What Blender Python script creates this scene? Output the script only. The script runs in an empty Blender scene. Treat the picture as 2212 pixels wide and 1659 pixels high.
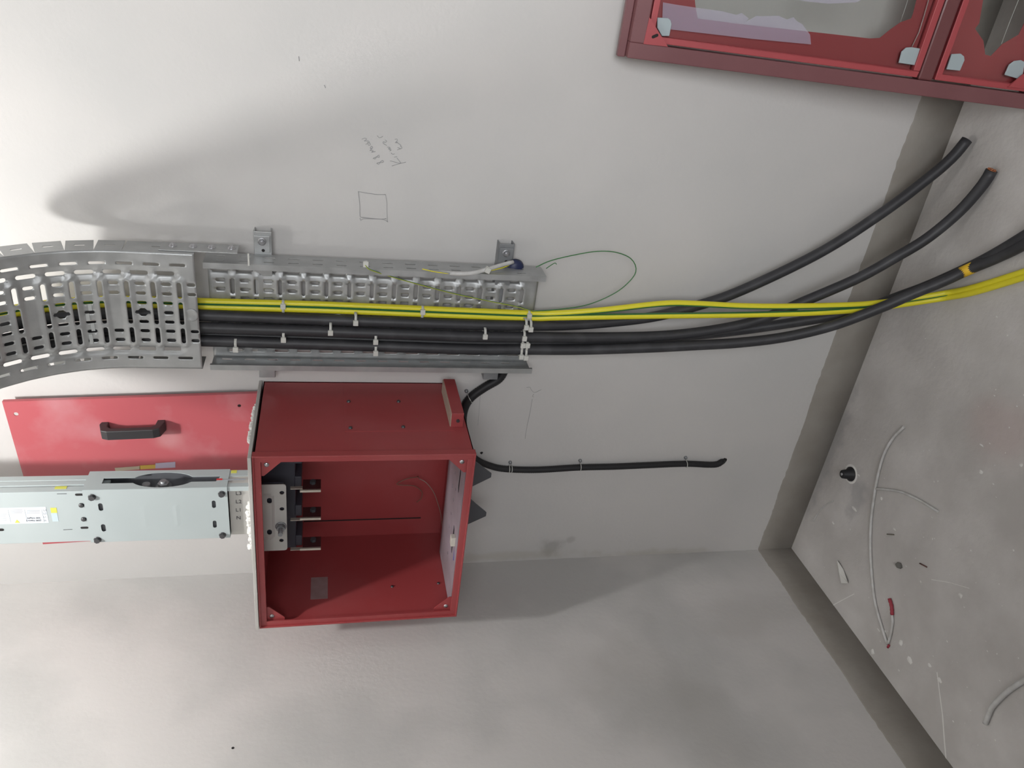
import bpy, bmesh, math, random
from mathutils import Vector, Matrix, noise
from mathutils.geometry import delaunay_2d_cdt
random.seed(7)
S = bpy.context.scene
COL = S.collection
H = 1.475                      # camera height above the floor; the wall with the tray is the plane y = 0
XL = -1.583                    # the left wall
# ------------------------------------------------------------------ camera
CR = Matrix(((0.12282743, -0.19689806, -0.97269963), (-0.86606041, -0.49987251, -0.00817523), (-0.48461612, 0.84342079, -0.23192367)))
FPX = 1691.19
CAM = Vector((0, -1.7, H))
cd = bpy.data.cameras.new('camera'); cam = bpy.data.objects.new('camera', cd); COL.objects.link(cam)
cd.sensor_width = 36; cd.lens = FPX / 2212 * 36; cd.clip_start = 0.02
m = Matrix((CR[0], -CR[1], -CR[2])).transposed().to_4x4(); m.translation = CAM
cam.matrix_world = m
S.camera = cam
# ------------------------------------------------------------------ world, light, exposure
w = bpy.data.worlds.new('world'); S.world = w; w.use_nodes = True
w.node_tree.nodes['Background'].inputs[0].default_value = (0.8, 0.85, 0.9, 1)
w.node_tree.nodes['Background'].inputs[1].default_value = 0.3
S.view_settings.view_transform = 'Standard'; S.view_settings.look = 'None'
S.view_settings.gamma = 1; S.view_settings.use_curve_mapping = False
S.view_settings.exposure = 0.06
LAMP = Vector((-0.79, -0.84, H + 1.22))
def light(name, kind, loc, power, color, **kw):
    d = bpy.data.lights.new(name, kind); d.energy = power; d.color = color
    for k, v in kw.items(): setattr(d, k, v)
    o = bpy.data.objects.new(name, d); COL.objects.link(o); o.location = loc
    return o
light('ceiling_lamp_light', 'POINT', LAMP, 44, (1.0, 0.99, 0.975), shadow_soft_size=0.04)
a = light('front_fill', 'AREA', (0.75, -3.3, 1.75), 12, (0.95, 0.97, 1.0), shape='RECTANGLE', size=1.2, size_y=1.6, spread=1.3)  # unseen area light added behind the camera to fill the room
a.rotation_euler = (Vector((0.15, 0.0, 0.95)) - a.location).to_track_quat('-Z', 'Y').to_euler()

b_ = light('side_daylight', 'AREA', (2.15, -0.95, 1.15), 4.5, (0.95, 0.97, 1.0), shape='RECTANGLE', size=0.9, size_y=1.7)
b_.rotation_euler = (Vector((-0.6, -0.35, 0.3)) - b_.location).to_track_quat('-Z', 'Y').to_euler()

# ------------------------------------------------------------------ helpers
def at(u, v, x=None, y=None, z=None):
    """the point of the plane x, y or z = const that the photograph shows at pixel (u, v)"""
    d = CR.transposed() @ Vector((u - 1106, v - 829.5, FPX))
    if y is not None: t = (y - CAM.y) / d.y
    elif x is not None: t = (x - CAM.x) / d.x
    else: t = (z - CAM.z) / d.z
    return CAM + d * t
def setp(o, label=None, cat=None, group=None, kind=None):
    if label: o['label'] = label
    if cat: o['category'] = cat
    if group: o['group'] = group
    if kind: o['kind'] = kind
    return o
def thing(name, loc, label, cat, group=None):
    o = bpy.data.objects.new(name, None); COL.objects.link(o); o.location = loc; o.empty_display_size = 0.05
    return setp(o, label, cat, group)
def wloc(o):
    l = Vector(o.location)
    while o.parent: o = o.parent; l += o.location
    return l
class MB:
    def __init__(s): s.v = []; s.f = []; s.m = []; s.sm = []
    def add(s, vs, fs, mi=0, smooth=False):
        b = len(s.v); s.v += [Vector(p) for p in vs]
        for f in fs: s.f.append([b + i for i in f]); s.m.append(mi); s.sm.append(smooth)
        return s
    def box(s, x0, x1, y0, y1, z0, z1, mi=0, M=None):
        vs = [Vector((x, y, z)) for x in (x0, x1) for y in (y0, y1) for z in (z0, z1)]
        if M is not None: vs = [M @ p for p in vs]
        return s.add(vs, [(0, 1, 3, 2), (4, 6, 7, 5), (0, 4, 5, 1), (2, 3, 7, 6), (0, 2, 6, 4), (1, 5, 7, 3)], mi)
    def prism(s, poly, axis, a, b, mi=0, M=None):
        """a polygon in the plane across axis, pushed from a to b"""
        def P(p, t):
            q = {'x': (t, p[0], p[1]), 'y': (p[0], t, p[1]), 'z': (p[0], p[1], t)}[axis]
            return M @ Vector(q) if M is not None else q
        n = len(poly)
        vs = [P(p, a) for p in poly] + [P(p, b) for p in poly]
        return s.add(vs, [tuple(range(n))[::-1], tuple(range(n, 2 * n))] + [(i, (i + 1) % n, n + (i + 1) % n, n + i) for i in range(n)], mi)
    def cyl(s, p, q, r, n=20, r2=None, mi=0, smooth=True, cap=True):
        p, q = Vector(p), Vector(q); r2 = r if r2 is None else r2
        t = (q - p).normalized(); a = t.orthogonal().normalized(); b = t.cross(a)
        vs = [c + (a * math.cos(2 * math.pi * i / n) + b * math.sin(2 * math.pi * i / n)) * rr for c, rr in ((p, r), (q, r2)) for i in range(n)]
        s.add(vs, [(i, (i + 1) % n, n + (i + 1) % n, n + i) for i in range(n)], mi, smooth)
        if cap: s.add(vs, [tuple(range(n))[::-1], tuple(range(n, 2 * n))], mi)
        return s
    def lathe(s, c, ax, prof, n=24, mi=0, smooth=True):
        c = Vector(c); t = Vector(ax).normalized(); a = t.orthogonal().normalized(); b = t.cross(a)
        vs = [c + t * h + (a * math.cos(2 * math.pi * i / n) + b * math.sin(2 * math.pi * i / n)) * max(r, 1e-5) for r, h in prof for i in range(n)]
        fs = [(k * n + i, k * n + (i + 1) % n, (k + 1) * n + (i + 1) % n, (k + 1) * n + i) for k in range(len(prof) - 1) for i in range(n)]
        return s.add(vs, fs, mi, smooth)
    def tube(s, path, r, n=14, mi=0, stripe=None, cap=True):
        """stripe = (direction, half angle, material index)"""
        N = len(path); rr = r if callable(r) else (lambda t: r)
        ts = [(path[min(i + 1, N - 1)] - path[max(i - 1, 0)]).normalized() for i in range(N)]
        if stripe: ref = [Vector(stripe[0])] * N
        else:
            a = ts[0].orthogonal(); ref = []
            for t in ts: a = a - t * a.dot(t); a.normalize(); ref.append(a.copy())
        vs = []
        for i in range(N):
            a = (ref[i] - ts[i] * ref[i].dot(ts[i])).normalized(); b = ts[i].cross(a); q = rr(i / (N - 1))
            for k in range(n):
                th = 2 * math.pi * (k + .5) / n; vs.append(path[i] + (a * math.cos(th) + b * math.sin(th)) * q)
        b0 = len(s.v); s.v += vs
        for i in range(N - 1):
            for k in range(n):
                th = 2 * math.pi * (k + 1) / n
                mi2 = mi
                if stripe and math.cos(th) > math.cos(stripe[1]): mi2 = stripe[2]
                s.f.append([b0 + i * n + k, b0 + i * n + (k + 1) % n, b0 + (i + 1) * n + (k + 1) % n, b0 + (i + 1) * n + k]); s.m.append(mi2); s.sm.append(True)
        if cap:
            s.f.append([b0 + k for k in range(n)][::-1]); s.m.append(mi); s.sm.append(False)
            s.f.append([b0 + (N - 1) * n + k for k in range(n)]); s.m.append(mi); s.sm.append(False)
        return s
    def build(s, name, mats, parent=None, bevel=0, solid=0, subsurf=0):
        if not isinstance(mats, (list, tuple)): mats = [mats]
        me = bpy.data.meshes.new(name)
        if parent is None:
            lo = Vector([min(p[i] for p in s.v) for i in range(3)]); hi = Vector([max(p[i] for p in s.v) for i in range(3)])
            org = Vector(((lo.x + hi.x) / 2, (lo.y + hi.y) / 2, lo.z)); loc = org
        else: org = wloc(parent); loc = Vector((0, 0, 0))
        me.from_pydata([p - org for p in s.v], [], s.f)
        for i, p in enumerate(me.polygons): p.material_index = s.m[i]; p.use_smooth = s.sm[i]
        for mt in mats: me.materials.append(mt)
        bm = bmesh.new(); bm.from_mesh(me); bmesh.ops.remove_doubles(bm, verts=bm.verts, dist=1e-6)
        bmesh.ops.recalc_face_normals(bm, faces=bm.faces); bm.to_mesh(me); bm.free()
        o = bpy.data.objects.new(name, me); COL.objects.link(o); o.location = loc
        if parent is not None: o.parent = parent
        if bevel:
            b = o.modifiers.new('bevel', 'BEVEL'); b.width = bevel; b.segments = 2; b.limit_method = 'ANGLE'; b.angle_limit = 0.6
        if solid:
            b = o.modifiers.new('solid', 'SOLIDIFY'); b.thickness = solid; b.offset = 0
        return o
def spline(pts, step=0.01):
    """Catmull-Rom through the points"""
    P = [Vector(p) for p in pts]; P = [P[0] * 2 - P[1]] + P + [P[-1] * 2 - P[-2]]; out = []
    for i in range(1, len(P) - 2):
        p0, p1, p2, p3 = P[i - 1:i + 3]; n = max(2, int((p2 - p1).length / step))
        for k in range(n):
            t = k / n
            out.append(0.5 * ((2 * p1) + (p2 - p0) * t + (2 * p0 - 5 * p1 + 4 * p2 - p3) * t * t + (3 * p1 - p0 - 3 * p2 + p3) * t ** 3))
    out.append(P[-2]); return out
def slot(cx, cy, L, W, n=5, ang=0):
    """obround outline, length L along the first axis"""
    pts = []; r = W / 2; h = (L - W) / 2
    for i in range(n + 1): a = -math.pi / 2 + math.pi * i / n; pts.append((h + r * math.cos(a), r * math.sin(a)))
    for i in range(n + 1): a = math.pi / 2 + math.pi * i / n; pts.append((-h + r * math.cos(a), r * math.sin(a)))
    c, s_ = math.cos(ang), math.sin(ang)
    return [(cx + x * c - y * s_, cy + x * s_ + y * c) for x, y in pts]
def circ(cx, cy, r, n=14): return [(cx + r * math.cos(2 * math.pi * i / n), cy + r * math.sin(2 * math.pi * i / n)) for i in range(n)]
def perforated(mb, outline, holes, fmap, grid=None, mi=0, smooth=False):
    """a sheet with holes, triangulated; fmap turns (a, b) into a point"""
    def ccw(P): return P if sum(P[i - 1][0] * P[i][1] - P[i][0] * P[i - 1][1] for i in range(len(P))) > 0 else P[::-1]
    outline = ccw(outline); holes = [ccw(h) for h in holes]
    if grid:                                             # corners alone would let long triangles cut across a bend
        o2 = []
        for i, p in enumerate(outline):
            q = outline[(i + 1) % len(outline)]; k = max(1, int(math.hypot(q[0] - p[0], q[1] - p[1]) / grid))
            o2 += [(p[0] + (q[0] - p[0]) * j / k, p[1] + (q[1] - p[1]) * j / k) for j in range(k)]
        outline = o2
    vs = [Vector(p) for p in outline]; faces = [list(range(len(vs)))]
    for h in holes:
        b = len(vs); vs += [Vector(p) for p in h]; faces.append(list(range(b, len(vs))))
    if grid:
        a0 = min(p[0] for p in outline); a1 = max(p[0] for p in outline); b0 = min(p[1] for p in outline); b1 = max(p[1] for p in outline)
        na, nb = max(1, int((a1 - a0) / grid)), max(1, int((b1 - b0) / grid))
        vs += [Vector((a0 + (a1 - a0) * (i / na), b0 + (b1 - b0) * (j / nb))) for i in range(1, na) for j in range(1, nb)]
    ov, oe, of, _, _, orig = delaunay_2d_cdt([Vector((p[0], p[1])) for p in vs], [], faces, 0, 1e-6)
    keep = [f for f, o in zip(of, orig) if list(o) == [0]]
    used = sorted({i for f in keep for i in f}); idx = {i: k for k, i in enumerate(used)}
    return mb.add([fmap(ov[i][0], ov[i][1]) for i in used], [tuple(idx[i] for i in f) for f in keep], mi, smooth)

# ------------------------------------------------------------------ materials
def mat(name, color, rough=0.6, metal=0.0, spec=0.5, noise_amt=0.0, scale=8.0, color2=None, bump=0.0, bump_scale=60.0, detail=6.0, lo=0.35, hi=0.65, alpha=None, transmission=0, coat=0, rough2=None):
    M = bpy.data.materials.new(name); M.use_nodes = True; nt = M.node_tree; B = nt.nodes['Principled BSDF']
    B.inputs['Base Color'].default_value = (*color, 1); B.inputs['Roughness'].default_value = rough; B.inputs['Metallic'].default_value = metal
    B.inputs['Specular IOR Level'].default_value = spec
    if transmission: B.inputs['Transmission Weight'].default_value = transmission
    if coat: B.inputs['Coat Weight'].default_value = coat
    if alpha is not None: B.inputs['Alpha'].default_value = alpha
    tc = nt.nodes.new('ShaderNodeTexCoord')
    if color2 is not None:
        n = nt.nodes.new('ShaderNodeTexNoise'); n.inputs['Scale'].default_value = scale; n.inputs['Detail'].default_value = detail
        r = nt.nodes.new('ShaderNodeValToRGB'); r.color_ramp.elements[0].position = lo; r.color_ramp.elements[1].position = hi
        r.color_ramp.elements[0].color = (*color, 1); r.color_ramp.elements[1].color = (*color2, 1)
        nt.links.new(tc.outputs['Object'], n.inputs['Vector']); nt.links.new(n.outputs['Fac'], r.inputs['Fac']); nt.links.new(r.outputs['Color'], B.inputs['Base Color'])
        if rough2 is not None:
            mr = nt.nodes.new('ShaderNodeMapRange'); mr.inputs['From Min'].default_value = lo; mr.inputs['From Max'].default_value = hi
            mr.inputs['To Min'].default_value = rough; mr.inputs['To Max'].default_value = rough2
            nt.links.new(n.outputs['Fac'], mr.inputs['Value']); nt.links.new(mr.outputs['Result'], B.inputs['Roughness'])
    if bump:
        n2 = nt.nodes.new('ShaderNodeTexNoise'); n2.inputs['Scale'].default_value = bump_scale; n2.inputs['Detail'].default_value = 4
        b = nt.nodes.new('ShaderNodeBump'); b.inputs['Strength'].default_value = bump; b.inputs['Distance'].default_value = 0.002
        nt.links.new(tc.outputs['Object'], n2.inputs['Vector']); nt.links.new(n2.outputs['Fac'], b.inputs['Height']); nt.links.new(b.outputs['Normal'], B.inputs['Normal'])
    return M
def blend_spots(M, spots, color, soft=1.0, nscale=14.0):
    """stains and painted shade with a place and a shape of their own: (point, radius, strength) mixed over the base colour, edges broken by noise"""
    nt = M.node_tree; B = nt.nodes['Principled BSDF']; src = B.inputs['Base Color'].links[0].from_socket
    geo = nt.nodes.new('ShaderNodeNewGeometry')
    nz = nt.nodes.new('ShaderNodeTexNoise'); nz.inputs['Scale'].default_value = nscale; nz.inputs['Detail'].default_value = 5
    nt.links.new(geo.outputs['Position'], nz.inputs['Vector'])
    for p, rad, st in spots:
        mp = nt.nodes.new('ShaderNodeMapping'); mp.inputs['Location'].default_value = [-p[i] / rad[i] for i in range(3)]; mp.inputs['Scale'].default_value = [1 / rad[i] for i in range(3)]
        ln = nt.nodes.new('ShaderNodeVectorMath'); ln.operation = 'LENGTH'
        nt.links.new(geo.outputs['Position'], mp.inputs['Vector']); nt.links.new(mp.outputs['Vector'], ln.inputs[0])
        ad = nt.nodes.new('ShaderNodeMath'); ad.operation = 'MULTIPLY_ADD'; ad.inputs[1].default_value = 1.6; nt.links.new(nz.outputs['Fac'], ad.inputs[0]); nt.links.new(ln.outputs['Value'], ad.inputs[2])
        mr = nt.nodes.new('ShaderNodeMapRange'); mr.interpolation_type = 'SMOOTHSTEP'
        mr.inputs['From Min'].default_value = 1.0; mr.inputs['From Max'].default_value = 1.0 + 0.8 * soft; mr.inputs['To Min'].default_value = st; mr.inputs['To Max'].default_value = 0
        nt.links.new(ad.outputs[0], mr.inputs['Value'])
        mx = nt.nodes.new('ShaderNodeMix'); mx.data_type = 'RGBA'; mx.inputs['B'].default_value = (*color, 1)
        nt.links.new(mr.outputs['Result'], mx.inputs['Factor']); nt.links.new(src, mx.inputs['A']); src = mx.outputs['Result']
    nt.links.new(src, B.inputs['Base Color'])

M_wall = mat('plaster_paint', (0.605, 0.588, 0.572), 0.85, color2=(0.55, 0.543, 0.532), scale=2.2, bump=0.25, bump_scale=90, lo=0.4, hi=0.7, spec=0.25)
M_wall_l = mat('plaster_paint_patchy', (0.605, 0.588, 0.572), 0.85, color2=(0.51, 0.503, 0.49), scale=2.6, bump=0.3, bump_scale=70, lo=0.45, hi=0.62, spec=0.25)
M_band = mat('bare_plaster', (0.285, 0.262, 0.232), 0.9, color2=(0.33, 0.31, 0.28), scale=9, bump=0.4, bump_scale=50)
M_floor = mat('cement_floor', (0.49, 0.47, 0.45), 0.8, color2=(0.60, 0.58, 0.56), scale=6, bump=0.7, bump_scale=60, lo=0.38, hi=0.66, spec=0.3)
M_galv = mat('galvanised_steel', (0.40, 0.41, 0.41), 0.36, metal=0.6, color2=(0.47, 0.48, 0.48), scale=30, rough2=0.5, bump=0.1, bump_scale=150)
M_galvd = mat('zinc_steel_dull', (0.25, 0.26, 0.27), 0.5, metal=0.6, color2=(0.32, 0.33, 0.34), scale=25)
M_red = mat('red_powder_coat', (0.33, 0.050, 0.053), 0.42, color2=(0.36, 0.085, 0.088), scale=4, lo=0.45, hi=0.8)
M_redd = mat('red_powder_coat_dusty', (0.45, 0.095, 0.11), 0.5, color2=(0.52, 0.24, 0.26), scale=6, lo=0.5, hi=0.78)
M_maroon = mat('maroon_primer', (0.165, 0.060, 0.066), 0.4, color2=(0.19, 0.075, 0.08), scale=7)
M_redf = mat('red_sash_paint', (0.38, 0.062, 0.070), 0.4)
M_black = mat('black_cable_sheath', (0.032, 0.032, 0.036), 0.5, color2=(0.055, 0.055, 0.06), scale=18, lo=0.5, hi=0.75)
M_blackh = mat('black_corrugated_conduit', (0.012, 0.012, 0.014), 0.55)
M_yel = mat('yellow_insulation', (0.78, 0.70, 0.03), 0.4); M_grn = mat('green_stripe', (0.05, 0.19, 0.06), 0.4)
M_tape = mat('yellow_tape', (0.80, 0.50, 0.03), 0.5)
M_tie = mat('white_nylon', (0.62, 0.62, 0.58), 0.4)
M_tieb = mat('milky_nylon', (0.52, 0.54, 0.53), 0.4)
M_whitec = mat('white_cable_sheath', (0.62, 0.62, 0.61), 0.5, color2=(0.5, 0.49, 0.47), scale=40)
M_duct = mat('pale_grey_duct_paint', (0.40, 0.45, 0.455), 0.45, color2=(0.43, 0.48, 0.485), scale=5)
M_ductd = mat('duct_inside_dark', (0.10, 0.105, 0.115), 0.5)
M_label = mat('white_sticker', (0.68, 0.73, 0.80), 0.4); M_labely = mat('yellow_sticker', (0.60, 0.60, 0.10), 0.5); M_labelg = mat('grey_sticker', (0.50, 0.60, 0.64), 0.4)
M_ink = mat('black_ink', (0.06, 0.06, 0.065), 0.6); M_inkg = mat('grey_ink', (0.35, 0.37, 0.4), 0.6); M_inkr = mat('red_ink', (0.6, 0.05, 0.05), 0.6)
M_bolt = mat('dark_bolt_steel', (0.10, 0.10, 0.105), 0.4, metal=0.7); M_zinc = mat('zinc_bolt', (0.5, 0.5, 0.52), 0.35, metal=0.9)
M_handle = mat('black_handle_plastic', (0.035, 0.034, 0.036), 0.45)
M_plate = mat('beige_end_plate_paint', (0.47, 0.46, 0.43), 0.5, color2=(0.52, 0.51, 0.49), scale=9)
M_tin = mat('tinned_copper', (0.62, 0.58, 0.50), 0.4, metal=0.6)
M_barside = mat('bar_side_shade', (0.085, 0.030, 0.032), 0.35, metal=0.3)  # shade and reflected red on the bars' sides, put into the colour
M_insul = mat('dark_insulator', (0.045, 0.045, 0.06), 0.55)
M_gland = mat('gland_plate_white', (0.33, 0.28, 0.32), 0.5, color2=(0.25, 0.215, 0.23), scale=12)
M_foam = mat('plaster_crumbs', (0.76, 0.75, 0.72), 0.95, bump=0.8, bump_scale=200)
M_rough = mat('cut_beige_insulation', (0.42, 0.34, 0.27), 0.9, bump=0.8, bump_scale=220)
M_steel = mat('dark_grey_steel', (0.085, 0.09, 0.10), 0.5, metal=0.3)
M_padg = mat('grey_corner_pad_plastic', (0.36, 0.42, 0.44), 0.5)
M_hole = mat('hole_dark', (0.02, 0.018, 0.018), 0.9)
M_pencil = mat('pencil_graphite', (0.33, 0.33, 0.335), 0.7)
M_blue = mat('dark_blue_cap_plastic', (0.012, 0.02, 0.07), 0.45)
M_copper = mat('copper_strands', (0.55, 0.24, 0.12), 0.4, metal=0.8)
M_shrink = mat('red_shrink_sleeve', (0.33, 0.03, 0.05), 0.5)
M_glass = bpy.data.materials.new('window_glass'); M_glass.use_nodes = True
nt = M_glass.node_tree; nt.nodes.clear()
o_ = nt.nodes.new('ShaderNodeOutputMaterial'); mx = nt.nodes.new('ShaderNodeMixShader'); tr = nt.nodes.new('ShaderNodeBsdfTransparent'); gl = nt.nodes.new('ShaderNodeBsdfGlossy'); fr = nt.nodes.new('ShaderNodeFresnel')
tr.inputs[0].default_value = (0.86, 0.88, 0.86, 1); gl.inputs['Roughness'].default_value = 0.03; fr.inputs[0].default_value = 1.5
nt.links.new(fr.outputs[0], mx.inputs[0]); nt.links.new(tr.outputs[0], mx.inputs[1]); nt.links.new(gl.outputs[0], mx.inputs[2]); nt.links.new(mx.outputs[0], o_.inputs[0])
def film(name, col, op):
    M = bpy.data.materials.new(name); M.use_nodes = True; nt = M.node_tree; nt.nodes.clear()
    o = nt.nodes.new('ShaderNodeOutputMaterial'); mx = nt.nodes.new('ShaderNodeMixShader'); t = nt.nodes.new('ShaderNodeBsdfTransparent'); d = nt.nodes.new('ShaderNodeBsdfDiffuse')
    d.inputs[0].default_value = (*col, 1); mx.inputs[0].default_value = op
    nt.links.new(t.outputs[0], mx.inputs[1]); nt.links.new(d.outputs[0], mx.inputs[2]); nt.links.new(mx.outputs[0], o.inputs[0]); return M
M_film = film('torn_protective_film', (0.78, 0.70, 0.88), 0.5)

# wear and painted corner shade, each with a place of its own
blend_spots(M_wall, [(at(1190, 1183, y=0), (0.045, 0.2, 0.05), 0.40), (at(1235, 1165, y=0), (0.02, 0.2, 0.02), 0.3)], (0.22, 0.21, 0.19), 1.0, 30)
blend_spots(M_wall, [(at(1100, 1200, y=0), (0.025, 0.2, 0.30), 0.35), (at(1420, 1195, y=0), (0.025, 0.2, 0.25), 0.35)], (0.42, 0.39, 0.32), 1.0, 20)  # shading down the room corner, painted into the wall colour
blend_spots(M_wall_l, [(at(1400, 1470, x=XL), (0.3, 0.22, 0.16), 0.30), (at(1620, 1330, x=XL), (0.3, 0.10, 0.22), 0.28), (at(1550, 1600, x=XL), (0.3, 0.3, 0.10), 0.25), (at(1260, 1440, x=XL), (0.3, 0.12, 0.10), 0.15)], (0.36, 0.345, 0.32), 1.2, 7)
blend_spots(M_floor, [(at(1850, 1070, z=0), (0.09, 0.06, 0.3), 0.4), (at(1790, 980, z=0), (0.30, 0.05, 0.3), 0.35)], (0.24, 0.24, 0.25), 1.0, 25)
blend_spots(M_floor, [(at(2170, 940, z=0), (0.10, 0.10, 0.3), 0.35)], (0.50, 0.36, 0.34), 1.4, 6)
blend_spots(M_redd, [((-1.30, -0.06, H + 0.50), (0.05, 0.2, 0.09), 0.35), ((-1.12, -0.06, H + 0.36), (0.03, 0.2, 0.04), 0.35)], (0.60, 0.34, 0.34), 1.2, 12)

# ------------------------------------------------------------------ the room
XR, YF, ZC = 2.3, -3.6, 2.84
def slab(name, x0, x1, y0, y1, z0, z1, m):
    o = MB().box(x0, x1, y0, y1, z0, z1).build(name, m); o['kind'] = 'structure'; return o
wall_back = slab('wall_back', XL - 0.15, XR + 0.15, 0, 0.15, 0, ZC, M_wall)
wall_left = slab('wall_left', XL - 0.15, XL, YF, 0, 0, ZC, M_wall_l)
slab('wall_right', XR, XR + 0.15, YF, 0, 0, ZC, M_wall)
slab('wall_front', XL - 0.15, XR + 0.15, YF - 0.15, YF, 0, ZC, M_wall)
slab('floor', XL - 0.15, XR + 0.15, YF - 0.15, 0.15, -0.1, 0, M_floor)
slab('ceiling', XL - 0.15, XR + 0.15, YF - 0.15, 0.15, ZC, ZC + 0.1, M_wall)
def band(name, f, length, hgt):
    """the bare strip of plaster along the foot of a wall, its paint edge uneven"""
    b = MB(); n = int(length / 0.006); vs = []
    for i in range(n + 1):
        s_ = length * i / n
        e = hgt + 0.004 * noise.noise(Vector((s_ * 9, hgt * 3, 0))) + 0.0025 * noise.noise(Vector((s_ * 60, 5, 0)))
        vs += [f(s_, 0, 0.0), f(s_, 0, 0.0025), f(s_, e, 0.0022), f(s_, e + 0.004, 0.0)]
    b.add(vs, [(4 * i + k, 4 * i + 4 + k, 4 * i + 5 + k, 4 * i + 1 + k) for i in range(n) for k in range(3)], 0, True)
    o = b.build(name, M_band); o['kind'] = 'structure'; return o
band('baseboard_back', lambda s, z, d: (XL + s, -d, z), XR - XL, 0.114)
band('baseboard_left', lambda s, z, d: (XL + d, -s, z), -YF, 0.114)
# pencil marks on the wall
pm = MB()
def stroke(pts, r=0.0008, curve=True):
    P = [at(u, v, y=-0.0006) for u, v in pts]
    pm.tube(spline(P, 0.004) if curve else P, r * 0.75, 5)
def cr(pts, o=(760, 270), s=7.543): return [(o[0] + x / s, o[1] + y / s) for x, y in pts]
stroke(cr([(100, 1085), (280, 1115), (420, 1132), (548, 1132)])); stroke(cr([(548, 1132), (566, 1250), (570, 1400), (578, 1580)]), 0.0006)
stroke(cr([(105, 1085), (128, 1300), (132, 1480), (160, 1505)])); stroke(cr([(160, 1505), (350, 1525), (480, 1535), (560, 1525)]), 0.0011); stroke(cr([(130, 1520), (150, 1555), (190, 1530), (420, 1535), (520, 1545), (590, 1580)]), 0.0006)
for P in ([(415, 175), (440, 205), (470, 205), (505, 185)], [(160, 230), (210, 215), (240, 225), (225, 245), (200, 262)], [(205, 262), (270, 262), (285, 285), (255, 300), (225, 318)],
          [(250, 280), (295, 300), (300, 325), (272, 330), (262, 308)], [(318, 345), (340, 362), (325, 385), (298, 372), (318, 345)], [(385, 432), (320, 445), (350, 420), (292, 415), (325, 395), (300, 385)],
          [(345, 545), (380, 555), (400, 520), (440, 490), (445, 530), (405, 520), (385, 525), (345, 545)], [(405, 625), (440, 640), (460, 605), (500, 577), (515, 605), (465, 615), (440, 610), (405, 625)],
          [(540, 245), (570, 262), (545, 282), (512, 272), (510, 300), (560, 330), (570, 335)], [(575, 360), (630, 365), (590, 385), (640, 385), (600, 400), (645, 410), (615, 425)], [(640, 455), (665, 478), (697, 470)],
          [(690, 525), (735, 515)], [(625, 583), (790, 630)], [(650, 668), (800, 625), (880, 605)], [(735, 540), (770, 580), (800, 628)],
          [(700, 235), (735, 228), (740, 255), (705, 290), (750, 290), (720, 275)], [(750, 300), (790, 322), (800, 345)], [(740, 405), (820, 378), (790, 345)], [(745, 365), (790, 385)]):
    stroke(cr(P), 0.0007)
stroke([(645, 122), (646, 132)]); stroke([(700, 184), (703, 190)])
c2 = lambda P: cr(P, (900, 780), 3.16)
stroke(c2([(750, 182), (775, 178), (780, 192), (805, 215), (850, 195)]), 0.0005); stroke(c2([(800, 225), (790, 240), (800, 245)]), 0.0005); stroke(c2([(790, 260), (770, 370), (755, 440), (740, 530)]), 0.0006); stroke(c2([(440, 170), (418, 440)]), 0.0004)
pm.build('pencil_marks', M_pencil, wall_back)
# drilled holes in the walls
hl = MB()
for u, v, r in ((1040, 978, 0.004), (1563, 995, 0.010)):
    p = at(u, v, y=0); hl.add([(p.x + r * (1 + 0.25 * math.sin(5 * k)) * math.cos(k * math.pi / 8), -0.0006, p.z + r * (1 + 0.25 * math.cos(3 * k)) * math.sin(k * math.pi / 8)) for k in range(16)], [tuple(range(16))])
hl.build('drilled_hole', M_hole, wall_back)
h2 = MB(); p = at(503, 1616, x=XL); h2.add([(XL + 0.0006, p.y + 0.003 * math.cos(k * math.pi / 6), p.z + 0.003 * math.sin(k * math.pi / 6)) for k in range(12)], [tuple(range(12))]); h2.build('drilled_hole', M_hole, wall_left)

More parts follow.
